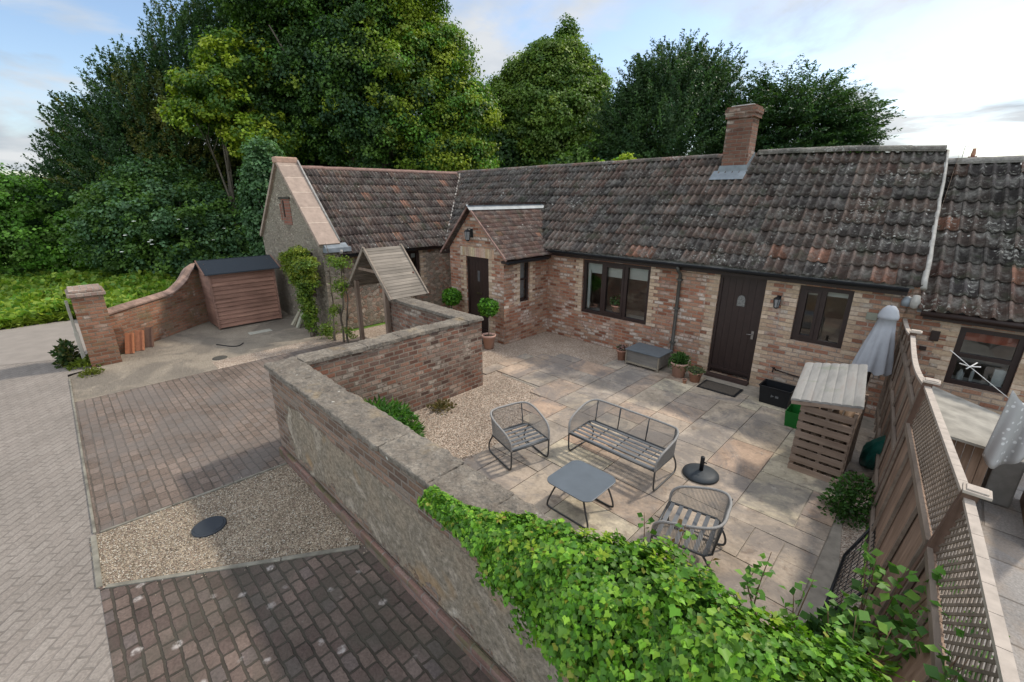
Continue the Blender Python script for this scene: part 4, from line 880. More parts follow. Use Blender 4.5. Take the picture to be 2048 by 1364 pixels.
# ================================================================== PATIO FURNITURE
mt_rope = m_plain('grey_rope', (.26, .25, .235), .8, var=.15, nsc=60, bump=.5); mt_fm = m_plain('charcoal_steel', (.045, .047, .048), .45, var=.1, spec=.5)
mt_slat = m_plain('grey_slat', (.13, .135, .14), .4, var=.1, spec=.5)
def seat(name, label, cat, W, D, nback, loc, rz, group, zs=.31, za=.52, zb=.64):
    t = thing(name, label, cat, loc, rz, group); r = .13; hw, hd = W / 2, D / 2
    half = [(-hw, -hd, zs), (-hw - .005, -hd + .005, zs + .10), (-hw - .015, -hd + .03, za - .05), (-hw - .025, -hd + .09, za), (-hw - .035, -hd * .3, za + .035), (-hw - .04, hd - r - .02, zb - .03), (-hw - .03 + r * .3, hd - r * .3 + .03, zb), (-hw + r, hd + .05, zb)]
    path = half + [(0, hd + .055, zb)] + [(-x, y, z) for x, y, z in reversed(half)]
    rim = spline(path, 5)
    mb = MB(); mb.tube(rim, .0145, 8); mb.build('rim', mt_rope, t, fix=False)
    base = [(-hw, -hd, zs)] + [(-hw, hd - .06, zs), (-hw + .06, hd, zs)] + [(hw - .06, hd, zs), (hw, hd - .06, zs)] + [(hw, -hd, zs)]
    mb = MB(); mb.tube(base, .013, 8, cap=False); mb.tube([(-hw, -hd, zs), (hw, -hd, zs)], .013, 8)
    for x in [(-hw + .06)] + [(-hw + W * k / nback) for k in range(1, nback)] + [hw - .06]: mb.tube([(x, hd, zs), (x * 1.01, hd + .05, zb)], .009, 6)
    mb.build('frame', mt_fm, t, fix=False)
    # ropes between the rim and the seat frame
    def resample(P, n):
        P = [Vector(p) for p in P]; ds = [0]
        for a, b in zip(P[:-1], P[1:]): ds.append(ds[-1] + (b - a).length)
        out = []; k = 0
        for i in range(n):
            s_ = ds[-1] * i / (n - 1)
            while k < len(ds) - 2 and ds[k + 1] < s_: k += 1
            out.append(P[k].lerp(P[k + 1], (s_ - ds[k]) / max(1e-6, ds[k + 1] - ds[k])))
        return out
    top = [p for p in rim if p.z > zs + .12]; n = int((2 * D + W) / .0125); A = resample(top, n); B = resample(base, n); mb = MB()
    for a, b in zip(A, B):
        mb.tube([a, b], .0028, 4, cap=False)
    mb.build('woven_rope_sides', mt_rope, t, fix=False)
    mb = MB(); ns = 6
    for k in range(ns):
        y = -hd + .04 + k * (D - .09) / (ns - 1); mb.box(-hw + .012, hw - .012, y - .021, y + .021, zs - .002, zs + .008)
    mb.build('seat_slats', mt_slat, t, bevel=.002, fix=False)
    for k in range(1, nback + 1 if nback > 1 else 2): mb = MB(); mb.tube([(-hw + W * k / (nback + 1), -hd, zs - .012), (-hw + W * k / (nback + 1), hd, zs - .012)], .008, 6); mb.build('cross_bar', mt_fm, t, fix=False)
    for sx in (-1, 1):
        mb = MB(); x = sx * hw
        mb.tube(spline([(x, -hd, zs), (x, -hd + .0, zs * .55), (x, -hd + .015, .05), (x, -hd + .07, .014), (x, 0, .013), (x, hd - .02, .014), (x, hd + .05, .05), (x, hd + .03, .16), (x, hd - .07, zs)], 5), .0115, 8)
        mb.build('leg', mt_fm, t, fix=False)
    return t
seat('sofa', 'grey rope-sided garden sofa with bare slatted seat facing the low table', 'sofa', 1.30, .56, 3, (-2.65, 4.78, .022), 0, 'grey rope garden seats')
seat('armchair', 'grey rope armchair without cushion at the edge of the gravel, facing the table', 'armchair', .60, .56, 1, (-3.74, 3.95, .022), math.radians(76 + 0), 'grey rope garden seats')
seat('armchair', 'grey rope armchair nearest the ivy, its back towards the fence', 'armchair', .60, .54, 1, (-1.30, 3.85, .022), math.radians(-80), 'grey rope garden seats')
tb = thing('coffee_table', 'low square grey metal table with rounded corners', 'table', (-2.48, 3.66, .022))
def rrect(w_, d_, r, n=6):
    P = []
    for cx_, cy_, a0 in ((w_ / 2 - r, d_ / 2 - r, 0), (-w_ / 2 + r, d_ / 2 - r, 90), (-w_ / 2 + r, -d_ / 2 + r, 180), (w_ / 2 - r, -d_ / 2 + r, 270)):
        for k in range(n + 1): a = math.radians(a0 + 90 * k / n); P.append((cx_ + r * math.cos(a), cy_ + r * math.sin(a)))
    return P
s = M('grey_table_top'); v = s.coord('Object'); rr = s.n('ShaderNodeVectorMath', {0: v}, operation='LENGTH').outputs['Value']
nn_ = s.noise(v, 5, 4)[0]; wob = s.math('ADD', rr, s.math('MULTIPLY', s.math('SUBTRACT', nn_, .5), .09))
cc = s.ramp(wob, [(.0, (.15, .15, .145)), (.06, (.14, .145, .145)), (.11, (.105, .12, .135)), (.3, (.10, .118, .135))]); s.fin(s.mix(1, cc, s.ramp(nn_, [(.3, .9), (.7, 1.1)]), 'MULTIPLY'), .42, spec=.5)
R0 = rrect(.62, .62, .11); mb = MB(); o0 = Vector(tb.location)
mb.prism([(x, y, .375) for x, y in R0], (0, 0, .012)); tt = mb.build('table_top', s.m, None, bevel=.004, fl=True); tt.parent = tb
for sx in (-1, 1):
    mb = MB(); y = sx * .21
    mb.tube(spline([(-.17, y * 1.0, .374), (-.24, y * 1.15, .20), (-.285, y * 1.2, .06), (-.25, y * 1.2, .014), (0, y * 1.2, .013), (.25, y * 1.2, .014), (.285, y * 1.2, .06), (.24, y * 1.15, .20), (.17, y, .374)], 5), .011, 8); l = mb.build('leg', mt_fm, None); l.parent = tb
ub = thing('parasol_base', 'round black parasol base with a short upright tube on the flags', 'parasol base', (-1.735, 5.29, .022))
mb = MB(); mb.lathe([(.001, 0), (.205, 0), (.225, .012), (.22, .035), (.15, .058), (.06, .07), (.03, .075), (.001, .076)], n=40); mb.build('disc', m_plain('dark_slate_resin', (.035, .042, .048), .55, var=.1), None).parent = ub
mb = MB(); mb.lathe([(.026, .07), (.026, .27), (.02, .275), (.001, .275)], n=16); mb.tube([(.02, 0, .2), (.06, 0, .2)], .008, 6); mb.build('tube', mt_black, None).parent = ub

# closed parasol leaning in the corner
pa = thing('closed_parasol', 'closed light grey parasol leaning in the corner between cottage wall and fence', 'parasol', (-.5, 8.15, 0))
mb = MB(); N = 48; rings = []
prof = [(2.0, .005), (1.985, .05), (1.93, .095), (1.84, .125), (1.80, .125), (1.795, .105), (1.65, .125), (1.4, .165), (1.2, .195), (1.02, .215)]
axis_top = Vector((-.47, 8.32, 0)); axis_bot = Vector((-.47, 8.02, 0))
for z, r in prof:
    c = axis_bot.lerp(axis_top, (z) / 2.0) + Vector((-.035 * (2.0 - z), 0, 0)); ring = []
    for k in range(N):
        a = 2 * PI * k / N; f = 1 + (.16 * math.cos(8 * a + z * .6)) * smooth01(1.85, 1.2, z); zz = z + (.03 * math.cos(8 * a) if z < 1.05 else 0)
        ring.append((c.x + r * f * math.cos(a), c.y + r * f * .75 * math.sin(a), zz))
    rings.append(ring)
mb.add([p for r_ in rings for p in r_], [(i * N + k, i * N + (k + 1) % N, (i + 1) * N + (k + 1) % N, (i + 1) * N + k) for i in range(len(prof) - 1) for k in range(N)], smooth=True)
mb.build('canopy', m_plain('grey_canvas', (.34, .345, .36), .85, var=.08, nsc=8, bump=.25), pa)
mb = MB(); mb.tube([(-.54, 8.0, 0.02), (-.47, 8.32, 2.0)], .019, 8); mb.build('pole', mt_dark, pa)
mb = MB()
for k in range(6):
    a = k * PI / 3; mb.tube([(-.5, 8.15, 1.2), (-.5 + .12 * math.cos(a), 8.15 + .1 * math.sin(a), .93)], .006, 5)
mb.build('rib', m_plain('pale_metal', (.35, .35, .35), .4, metal=.6), pa)

# log store with pale roof
ls = thing('log_store', 'slatted pallet-wood log store with a pale corrugated lid', 'log store', (-.7, 6.6, 0)); mt_pw = m_wood('pallet_board', (.21, .145, .105), (.34, .255, .195), 0, attr=True)
mb = MB(); zt = .99
for k in range(8):
    z0 = .02 + k * .122; j = random.uniform(-.006, .006); c = random.uniform(.8, 1.15); mb.box(-.97, -.40, 6.27, 6.287, z0 + j, z0 + .088 + j + (.0), col=(c,) * 3)
mb.build('front_slats', mt_pw, ls, bevel=.003)
for x in (-.97, -.415):
    mb = MB()
    for k in range(8): z0 = .02 + k * .122; c = random.uniform(.75, 1.1); mb.box(x, x + .016, 6.29, 7.1, z0, z0 + .09, col=(c,) * 3)
    mb.build('side_slats', mt_pw, ls)
for x in (-.955, -.69, -.425):
    for y in (6.30, 7.05): mb = MB(); mb.box(x - .0, x + .04, y - .012, y + .03, 0, 1.02); mb.build('upright', mt_pw, ls)
mb = MB(); nx_ = 57; P = []
for r_ in range(2):
    for i in range(nx_):
        t = i / (nx_ - 1); A = Vector((-1.08, 6.2, 1.03)).lerp(Vector((-.35, 6.2, 1.16)), t); B = Vector((-1.16, 7.12, 1.25)).lerp(Vector((-.48, 7.12, 1.40)), t)
        p = A if r_ == 0 else B; h = .010 * abs(math.sin(PI * t * 7)) ** .5; P.append(p + Vector((0, 0, h)))
P += [p - Vector((0, 0, .028)) for p in P]; m_ = nx_
F = [(i, i + 1, m_ + i + 1, m_ + i) for i in range(m_ - 1)] + [(2 * m_ + i + 1, 2 * m_ + i, i, i + 1)[::-1] for i in range(m_ - 1)] + [(3 * m_ + i, 3 * m_ + i + 1, 2 * m_ + i + 1, 2 * m_ + i) for i in range(m_ - 1)] + [(0, m_, 3 * m_, 2 * m_), (m_ - 1, 3 * m_ - 1, 4 * m_ - 1, 2 * m_ - 1)]
mb.add(P, F); s = M('weathered_corrugated_lid'); v = s.coord('Object'); q = s.noise(s.coord('Object', scale=(9, 2, 2)), 1, 6, .6)[0]
cl_ = s.ramp(q, [(.3, (.19, .18, .165)), (.55, (.28, .265, .24)), (.75, (.24, .20, .175))]); cl_ = s.mix(s.ramp(s.noise(v, 4, 5)[0], [(.58, 0), (.68, .5)]), cl_, (.17, .19, .13)); s.fin(cl_, .85, s.bump(q, .4, .008))
mb.build('lid', s.m, ls, fl=True)
mb = MB(); mb.bar((-1.07, 6.21, .99), (-.36, 6.21, 1.11), .02, .05); mb.build('front_rail', mt_pw, ls, fl=True)
log_m = m_wood('split_log', (.12, .08, .05), (.3, .2, .13), 1); log0 = None
for k in range(28):
    loc = (-.88 + (k % 4) * .125 + random.uniform(-.008, .008), 6.34, .08 + (k // 4) * .125)
    if log0 is None:
        mb = MB(); mb.tube([(0, 0, 0), (0, .55, 0)], .052, 9); log0 = tag(mb.build('firewood_log', log_m), 'split log stacked inside the slatted log store', 'log', 'firewood in the log store'); o = log0
    else: o = copy_tree(log0)
    o.location = loc

def pot(name, label, loc, r, h, mat, plant=None, group='terracotta pots'):
    t = thing(name, label, 'plant pot', loc, 0, group); mb = MB()
    mb.lathe([(.001, 0), (r * .68, 0), (r * .92, h * .84), (r * 1.04, h * .85), (r * 1.06, h), (r * .95, h), (r * .90, h * .88), (.001, h * .88)], n=26); mb.build('pot_body', mat, None).parent = t
    mb = MB(); mb.lathe([(.001, h * .90), (r * .9, h * .885)], n=16); mb.build('soil', mt_soil, None).parent = t
    return t

TV = np.array([(0, 0, 0), (.5, .5, .12), (0, 1, 0), (-.5, .5, .12)], float); TF = np.array([(0, 1, 2, 3)])
IV = np.array([(0, 0, 0), (.30, -.16, .03), (.46, .06, .07), (.58, .32, .10), (.30, .52, .05), (0, 1.0, -.12), (-.30, -.16, .03), (-.46, .06, .07), (-.58, .32, .10), (-.30, .52, .05)], float)
IF = np.array([(0, 1, 2, 3, 4, 5), (0, 5, 9, 8, 7, 6)])
def nrmz(a): return a / np.maximum(1e-9, np.linalg.norm(a, axis=1, keepdims=True))
def leaves(name, C, Nn, S, col, mat, parent=None, tv=TV, tf=TF, wid=.55, D=None, off=None, rng=RNG):
    """one leaf per row of C; Nn leaf normal, D leaf direction"""
    n = len(C); Nn = nrmz(Nn)
    if D is None: D = rng.normal(size=(n, 3))
    D = nrmz(D - Nn * (D * Nn).sum(1, keepdims=True)); X = np.cross(D, Nn)
    S = np.broadcast_to(np.asarray(S, float), (n,))[:, None, None]
    V = C[:, None, :] + S * (tv[None, :, 0:1] * wid * 2 * X[:, None, :] + tv[None, :, 1:2] * D[:, None, :] + tv[None, :, 2:3] * Nn[:, None, :])
    if off is not None: V = V - np.array(off)
    F = (tf[None] + (np.arange(n) * len(tv))[:, None, None]).reshape(-1, tf.shape[1])
    cc = np.repeat(col, len(tf), axis=0)
    return np_mesh(name, V.reshape(-1, 3), F, mat, cc, parent)
def pick(pal, n, rng=RNG, v=.15):
    p = np.array(pal); return p[rng.integers(0, len(p), n)] * rng.uniform(1 - v, 1 + v, (n, 1))
def ball(name, parent, c, r, n, ls_, pal, squash=1, seed=3, mat=None):
    rng = np.random.default_rng(seed); d = nrmz(rng.normal(size=(n, 3))); rr = r * rng.uniform(.45, 1.06, n)[:, None] ** .6
    rr = rr * (1 + .10 * np.sin(d[:, :1] * 5 + 1) * np.cos(d[:, 1:2] * 6)); C = np.array(c) + d * rr * np.array([1, 1, squash])
    return leaves(name, C, d * .8 + rng.normal(size=(n, 3)) * .5, rng.uniform(.7, 1.3, n) * ls_, pick(pal, n, rng, .25), mat or mt_leaf, parent, rng=rng, D=d + rng.normal(size=(n, 3)) * .8 + (0, 0, .5))
GB = [(.06, .17, .012), (.09, .24, .018), (.04, .11, .012), (.13, .30, .03)]
for (x, y, lb, r, h, mt_, sd, rb) in ((-7.5, 6.84, 'clipped bay ball on a bare stem in a tall terracotta pot beside the porch', .165, .34, mt_terra_p, 3, .22), (-9.02, 6.95, 'clipped bay ball seen over the courtyard wall, left of the porch door', .165, .34, mt_terra, 5, .235)):
    p = pot('bay_tree_pot', lb, (x, y, .01), r, h, mt_, group='potted bay balls')
    p['category'] = 'potted tree'
    mb = MB(); mb.tube([(0, 0, h * .85), (.01, 0, .6), (0, .005, .95)], [.014, .012, .01], 6); mb.build('stem', m_plain('pale_stem', (.26, .22, .17), .9), None).parent = p
    o = ball('foliage_ball', p, (0, 0, 1.0), rb, 1500, .05, GB, .92, sd)
p = pot('heather_pot', 'small terracotta pot of reddish bedding plants left of the storage box', (-4.78, 8.36, .01), .12, .25, mt_terra); ball('bedding_plants', p, (0, 0, .27), .12, 260, .035, [(.10, .05, .05), (.05, .09, .03), (.18, .07, .08), (.3, .2, .18)], .6, 7)
p = pot('lavender_pot', 'larger terracotta pot of bushy green lavender right of the storage box', (-3.45, 8.33, .022), .165, .30, mt_terra_p)
rng = np.random.default_rng(4); n = 900; d = nrmz(rng.normal(size=(n, 3)) + (0, 0, 1.1)); leaves('lavender', d * rng.uniform(.05, .2, (n, 1)) + (0, 0, .27), rng.normal(size=(n, 3)), .075, pick([(.05, .12, .02), (.08, .17, .04), (.04, .09, .02)], n, rng), mt_leaf, p, wid=.12, D=d, rng=rng)
p = pot('herb_pot', 'small low terracotta pot of olive green herbs beside the plank door', (-3.1, 8.3, .022), .13, .2, mt_terra); ball('herbs', p, (0, 0, .22), .15, 420, .03, [(.10, .13, .05), (.14, .17, .07), (.08, .10, .05)], .5, 8)
p = pot('tiny_pot', 'tiny terracotta pot standing in front of the herb pot', (-3.2, 8.06, .022), .045, .08, mt_terra)
dp = pot('dark_planter', 'dark grey round planter half hidden behind the wall end by the porch door', (-8.0, 6.72, .01), .16, .30, m_plain('dark_planter', (.05, .05, .045), .7), group='planters')
ip = pot('window_pot', 'terracotta pot standing on the sill inside the large window', (-5.42, 9.10, .82), .15, .22, mt_terra, group=None); ball('house_plant', ip, (0, 0, .30), .17, 260, .06, [(.05, .10, .03)], .8, 9)

# storage box, mat, recycling box
sb = thing('storage_box', 'low grey garden storage box under the large window', 'storage box', (-4.2, 8.45, .022))
mt_sb = m_wood('box_side', (.13, .12, .105), (.21, .19, .165), 0); mb = MB()
mb.box(-.37, .37, -.27, .27, .06, .33); mb.build('body', mt_sb, None, bevel=.006).parent = sb
mt_bl = m_wood('box_leg', (.2, .17, .13), (.3, .26, .2), 2)
for x in (-.385, .355):
    for y in (-.285, .255): mb = MB(); mb.box(x, x + .03, y, y + .03, 0, .33); mb.build('leg', mt_bl, None).parent = sb
mb = MB(); mb.box(-.353, .353, -.283, -.258, .05, .09); mb.build('lower_rail', mt_bl, None).parent = sb
mb = MB(); mb.box(-.40, .40, -.30, .30, .332, .362); mb.build('lid', m_plain('slate_grey_lid', (.115, .13, .14), .55, var=.12), None, bevel=.008).parent = sb
mb = MB(); mb.box(-2.96, -2.26, 8.06, 8.52, .022, .034); dm = thing('doormat', 'rectangular brown doormat with black border in front of the plank door', 'doormat', (-2.61, 8.3, .02)); mb.build('border', mt_black, dm); mb = MB(); mb.box(-2.92, -2.30, 8.10, 8.48, .034, .038); mb.build('coir', m_plain('coir', (.085, .07, .055), .95, var=.3, nsc=50, bump=.8), dm)
rb = thing('recycling_box', 'open black plastic recycling box with a worn white mark, against the wall', 'recycling box', (-1.68, 8.35, .022), math.radians(0)); mb = MB()
def obox(mb, w_, d_, h, tp=.88, th=.008):
    o = [(-w_ * tp, -d_ * tp, 0), (w_ * tp, -d_ * tp, 0), (w_ * tp, d_ * tp, 0), (-w_ * tp, d_ * tp, 0), (-w_, -d_, h), (w_, -d_, h), (w_, d_, h), (-w_, d_, h)]
    i = [((abs(x) - th) * (1 if x > 0 else -1), (abs(y) - th) * (1 if y > 0 else -1), z + (th if z == 0 else 0)) for x, y, z in o]
    mb.add(o + i, [(3, 2, 1, 0), (0, 1, 5, 4), (1, 2, 6, 5), (2, 3, 7, 6), (3, 0, 4, 7), (8, 9, 10, 11), (12, 13, 9, 8), (13, 14, 10, 9), (14, 15, 11, 10), (15, 12, 8, 11), (4, 5, 13, 12), (5, 6, 14, 13), (6, 7, 15, 14), (7, 4, 12, 15)])
obox(mb, .245, .18, .32); mb.build('box', mt_black, None).parent = rb
mb = MB(); 
for a, b in (((-.25, -.19), (.25, -.175)), ((-.25, .175), (.25, .19)), ((-.26, -.19), (-.24, .19)), ((.24, -.19), (.26, .19))): mb.box(a[0], b[0], a[1], b[1], .31, .33)
mb.build('rim', mt_black, None, bevel=.003).parent = rb
mb = MB(); mb.prism([(-.03 + .035 * math.cos(a), -.171, .17 + .03 * math.sin(a)) for a in np.linspace(0, 2 * PI, 4)[:3]], (0, -.003, 0)); mb.prism([(.02, -.171, .15), (.07, -.171, .15), (.07, -.171, .19), (.02, -.171, .19)], (0, -.003, 0)); mb.build('worn_mark', m_plain('worn_print', (.12, .12, .12), .7, var=.4, nsc=40), None, fl=True).parent = rb
gc = thing('green_crate', 'bright green plastic crate tucked behind the log store', 'crate', (-1.18, 7.72, .022)); mb = MB(); obox(mb, .17, .2, .26); mb.build('crate', m_plain('green_plastic', (.012, .13, .02), .45, var=.1), None).parent = gc
# green bag
mb = MB(); rings = []; 
for k, (z, r) in enumerate(((.02, .12), (.12, .2), (.3, .22), (.45, .18), (.56, .10), (.62, .13))):
    rings.append([(-.19 + .04 * k + r * .85 * math.cos(a) * random.uniform(.72, 1.15), 7.1 - .03 * k + r * math.sin(a) * random.uniform(.72, 1.15), z + random.uniform(-.03, .03)) for a in np.linspace(0, 2 * PI, 25)[:-1]])
mb.add([p for r_ in rings for p in r_], [(i * 24 + k, i * 24 + (k + 1) % 24, (i + 1) * 24 + (k + 1) % 24, (i + 1) * 24 + k) for i in range(5) for k in range(24)] + [tuple(range(23, -1, -1)), tuple(range(120, 144))], smooth=True)
tag(mb.build('garden_bag', m_plain('green_polythene', (.012, .10, .075), .35, var=.5, nsc=12, bump=1.0, spec=.5)), 'crumpled dark green garden waste bag between log store and fence', 'bag')
for k, (x, y, z, a) in enumerate(((-.28, 6.42, .05, 20), (-.2, 6.62, .05, -15), (-.3, 6.25, .045, 60), (-.22, 6.5, .14, 40))):
    mb = MB(); a = math.radians(a); d = Vector((math.cos(a), math.sin(a), .05)) * .16; c = Vector((x, y, z)); mb.tube([c - d, c + d], random.uniform(.045, .06), 9)
    tag(mb.build('log', m_wood('log_bark', (.10, .08, .06), (.24, .19, .14), 0)), ['short log lying nearest the log store corner', 'log lying deepest in the shade by the fence', 'front log of the small heap by the shrub', 'log lying on top of the small heap'][k], 'log', 'loose logs')
# tap with hose
tp = thing('outside_tap', 'small dark tap with a pipe low on the cottage wall', 'tap', (-1.91, 8.9, .46)); mb = MB(); mb.tube([(-1.91, 8.9, .46), (-1.91, 8.82, .46), (-1.91, 8.81, .40)], .014); mb.lathe([(.03, 0), (.03, .012)], (-1.91, 8.83, .48), 8); mb.build('tap_body', mt_dark, tp)
mb = MB(); mb.tube([(-1.9, 8.88, .44), (-1.6, 8.885, .41), (-1.3, 8.88, .40), (-1.15, 8.87, .35), (-1.1, 8.87, .05)], .012, 6); mb.build('pipe', mt_dark, tp)
# wall lanterns
def lantern(label, x, y, z, sc=1):
    t = thing('wall_lantern', label, 'wall lamp', (x, y, z), 0, 'wall lanterns'); s_ = sc
    mb = MB(); mb.box(-.035 * s_, .035 * s_, -.012, 0, -.07 * s_, .09 * s_); mb.tube([(0, 0, .06 * s_), (0, -.06 * s_, .10 * s_), (0, -.10 * s_, .09 * s_), (0, -.10 * s_, .06 * s_)], .008 * s_, 6); mb.build('bracket', mt_black, None, bevel=.003).parent = t
    mb = MB(); mb.lathe([(.001, .085 * s_), (.03 * s_, .075 * s_), (.065 * s_, .045 * s_), (.06 * s_, .04 * s_)], (0, -.10 * s_, 0), 6, smooth=False); mb.lathe([(.04 * s_, -.115 * s_), (.045 * s_, -.105 * s_), (.02 * s_, -.13 * s_), (.001, -.135 * s_)], (0, -.10 * s_, 0), 6, smooth=False)
    for k in range(6): a = k * PI / 3; mb.tube([(.058 * s_ * math.cos(a), -.10 * s_ + .058 * s_ * math.sin(a), .042 * s_), (.04 * s_ * math.cos(a), -.10 * s_ + .04 * s_ * math.sin(a), -.108 * s_)], .004 * s_, 4)
    mb.build('cage', mt_black, None).parent = t
    mb = MB(); mb.lathe([(.036 * s_, -.105 * s_), (.054 * s_, .04 * s_)], (0, -.10 * s_, 0), 6, smooth=False); mb.build('glass', m_plain('lantern_glass', (.22, .22, .22), .15, var=.2, spec=.6), None).parent = t
lantern('small black lantern on the brick wall right of the plank door', -2.05, YF, 1.72); lantern('larger black lantern in the porch gable above the door', -8.55, PY, 2.62, 1.35)
mb = MB(); mb.box(-.78, -.64, YF - .035, YF, 1.62, 1.74); tag(mb.build('vent_box', m_plain('grey_green_box', (.22, .22, .17), .7), bevel=.006), 'small pale vent box on the wall beside the closed parasol', 'vent')
mb = MB(); mb.box(.02, .12, YF - .03, YF, 1.45, 1.6); tag(mb.build('wall_vent', mt_dark, bevel=.004), 'dark square vent high on the neighbouring wall left of its window', 'vent')
mb = MB(); mb.box(-.06, .02, YF - .02, YF, 1.28, 1.34); tag(mb.build('wall_vent', mt_dark, bevel=.004), 'smaller dark air brick just above the fence top on the neighbouring wall', 'vent')
# black wire mesh frame leaning low by the fence
fm = thing('mesh_frame', 'black framed wire mesh panel lying against the foot of the fence', 'mesh panel', (.0, 4.7, 0)); A, B, Cc_, Dd = Vector((-.13, 3.95, .03)), Vector((-.12, 4.95, .03)), Vector((.10, 5.45, .42)), Vector((.20, 4.35, .42))
mb = MB()
for p, q in ((A, B), (B, Cc_), (Cc_, Dd), (Dd, A)): mb.tube([p, q], .014, 6)
mb.build('frame', mt_black, fm); mb = MB()
for k in range(1, 14): t = k / 14; mb.tube([A.lerp(B, t), Dd.lerp(Cc_, t)], .003, 4, cap=False)
for k in range(1, 7): t = k / 7; mb.tube([A.lerp(Dd, t), B.lerp(Cc_, t)], .003, 4, cap=False)
mb.build('wire_mesh', mt_black, fm)

# loose stones lying on and spilling out of the gravel
def stones(name, label, n, fx, seed, smin=.005, smax=.011):
    rng = np.random.default_rng(seed); P = fx(rng, n); n = len(P); U = np.array([(1, 0, 0), (-1, 0, 0), (0, 1, 0), (0, -1, 0), (0, 0, 1), (0, 0, -1)], float); F = np.array([(0, 2, 4), (2, 1, 4), (1, 3, 4), (3, 0, 4), (2, 0, 5), (1, 2, 5), (3, 1, 5), (0, 3, 5)])
    S = rng.uniform(smin, smax, (n, 1, 1)) * rng.uniform(.6, 1.2, (n, 6, 1)) * np.array((1, 1, .6)); a = rng.uniform(0, 2 * PI, n); R_ = np.stack([np.stack([np.cos(a), -np.sin(a)], 1), np.stack([np.sin(a), np.cos(a)], 1)], 1)
    V = U[None] * S; V[:, :, :2] = np.einsum('nij,nkj->nki', R_, V[:, :, :2]); V = V + np.column_stack([P, np.full(n, .006)])[:, None]
    Fa = (F[None] + (np.arange(n) * 6)[:, None, None]).reshape(-1, 3); c = np.array([(.36, .29, .21), (.46, .39, .30), (.25, .19, .14), (.52, .47, .39), (.30, .22, .17)])[rng.integers(0, 5, n)]
    tag(np_mesh(name, V.reshape(-1, 3), Fa, mt_stone, np.repeat(c, 8, 0)), label, 'gravel', None, 'stuff')
mt_stone = m_plain('pebble', (1, 1, 1), .9, var=.15, attr=True)
def gs1(rng, n):
    y = rng.uniform(-.42, 1.6, n); x0 = -5.95; x1 = -5.02 + (y + .4) * .64; x = x0 + (x1 - x0) * rng.random(n); k = rng.random(n) < .04; x[k] += rng.normal(0, .12, k.sum()); return np.column_stack([x, y])
stones('loose_stones', 'loose buff stones scattered over the near gravel strip', 9000, gs1, 5)
def gs2(rng, n):
    x = rng.uniform(-5.9, -4.1, n); y = rng.uniform(2.1, 5.8, n); k = rng.random(n) < .05; x[k] = rng.uniform(-4.6, -3.9, k.sum()); return np.column_stack([x, y])
stones('loose_stones', 'loose pinkish stones on the courtyard gravel spilling onto the flags', 9000, gs2, 6)
# drive items
def disc(name, label, x, y, r, rot, mat, z=.012):
    mb = MB(); mb.lathe([(r, 0), (r, .02), (r * .93, .026), (r * .9, .022), (r * .86, .022), (r * .83, .027)], (x, y, z), 28, smooth=False); tag(mb.build(name, mat), label, 'drain cover')
disc('drain_cover', 'dark round drain cover sunk in the near gravel strip', -5.23, .53, .165, 0, m_plain('cover_plastic', (.03, .035, .042), .6, var=.12), .0)
disc('drain_cover', 'small round iron drain cover on the far forecourt', -11.37, 2.1, .15, 0, m_plain('cover_iron', (.06, .055, .045), .8, var=.3), -.015)
mb = MB(); mb.box(-13.05, -12.8, 3.15, 3.7, -.01, .012); tag(mb.build('inspection_cover', m_plain('pale_concrete_cover', (.36, .34, .28), .9), bevel=.004), 'pale rectangular inspection cover in front of the shed', 'drain cover')
mb = MB(); mb.tube(spline([(-12.5, 2.3, .012), (-12.1, 2.5, .012), (-12.0, 2.65, .012), (-12.15, 2.8, .012)], 5), .012, 6); tag(mb.build('hose_piece', mt_black), 'short curl of dark hose on the forecourt', 'hose')
for k, (x, y, a, c) in enumerate(((-13.40, .80, -8, (.40, .16, .08)), (-13.5, 1.0, -6, (.36, .15, .08)), (-13.66, 1.2, -10, (.14, .08, .055)))):
    t0 = Vector((x, y, 0)); mb = MB(); mb.bar((x + .2, y - .10, .0), (x, y, .44), .15, .03, up=(1, -.5, 0)); mb.bar((x + .2 + .035, y - .10 + .07, .0), (x + .035, y + .07, .44), .025, .07, up=(1, -.5, 0))
    tag(mb.build('clay_tile', m_plain('orange_clay', c, .8, var=.2), fl=True), ['orange clay ridge tile leaning nearest the pillar', 'middle clay tile leaning on the curved wall', 'darkest clay tile of the leaning three'][k], 'tile', 'leaning clay tiles')
for k, (x, w_, zt_) in enumerate(((-12.98, .14, .48), (-12.8, .06, .62), (-12.62, .13, .66))):
    mb = MB(); mb.bar((x + .02, 4.28, .0), (x, 4.64, zt_), w_, .05, up=(0, -1, .4)); tag(mb.build('stone_slab', m_plain('greenish_slab', [(.33, .30, .22), (.2, .17, .12), (.34, .33, .25)][k], .9, var=.2), fl=True), ['left pale offcut slab leaning on the rubble gable', 'narrow dark board between two pale offcuts at the gable', 'right tall pale offcut slab leaning on the rubble gable'][k], 'slab', 'offcuts leaning at the gable')
mb = MB(); mb.bar((-11.55, 4.3, .0), (-12.75, 4.45, 1.62), .05, .03, up=(0, 1, 0)); mb.bar((-11.62, 4.27, .0), (-12.2, 4.33, .85), .1, .02, up=(0, 1, 0)); tag(mb.build('timber_prop', m_wood('prop', (.3, .25, .18), (.42, .36, .27), 0), fl=True), 'pale timber stake slanting in front of the gable beside the climber', 'stake')

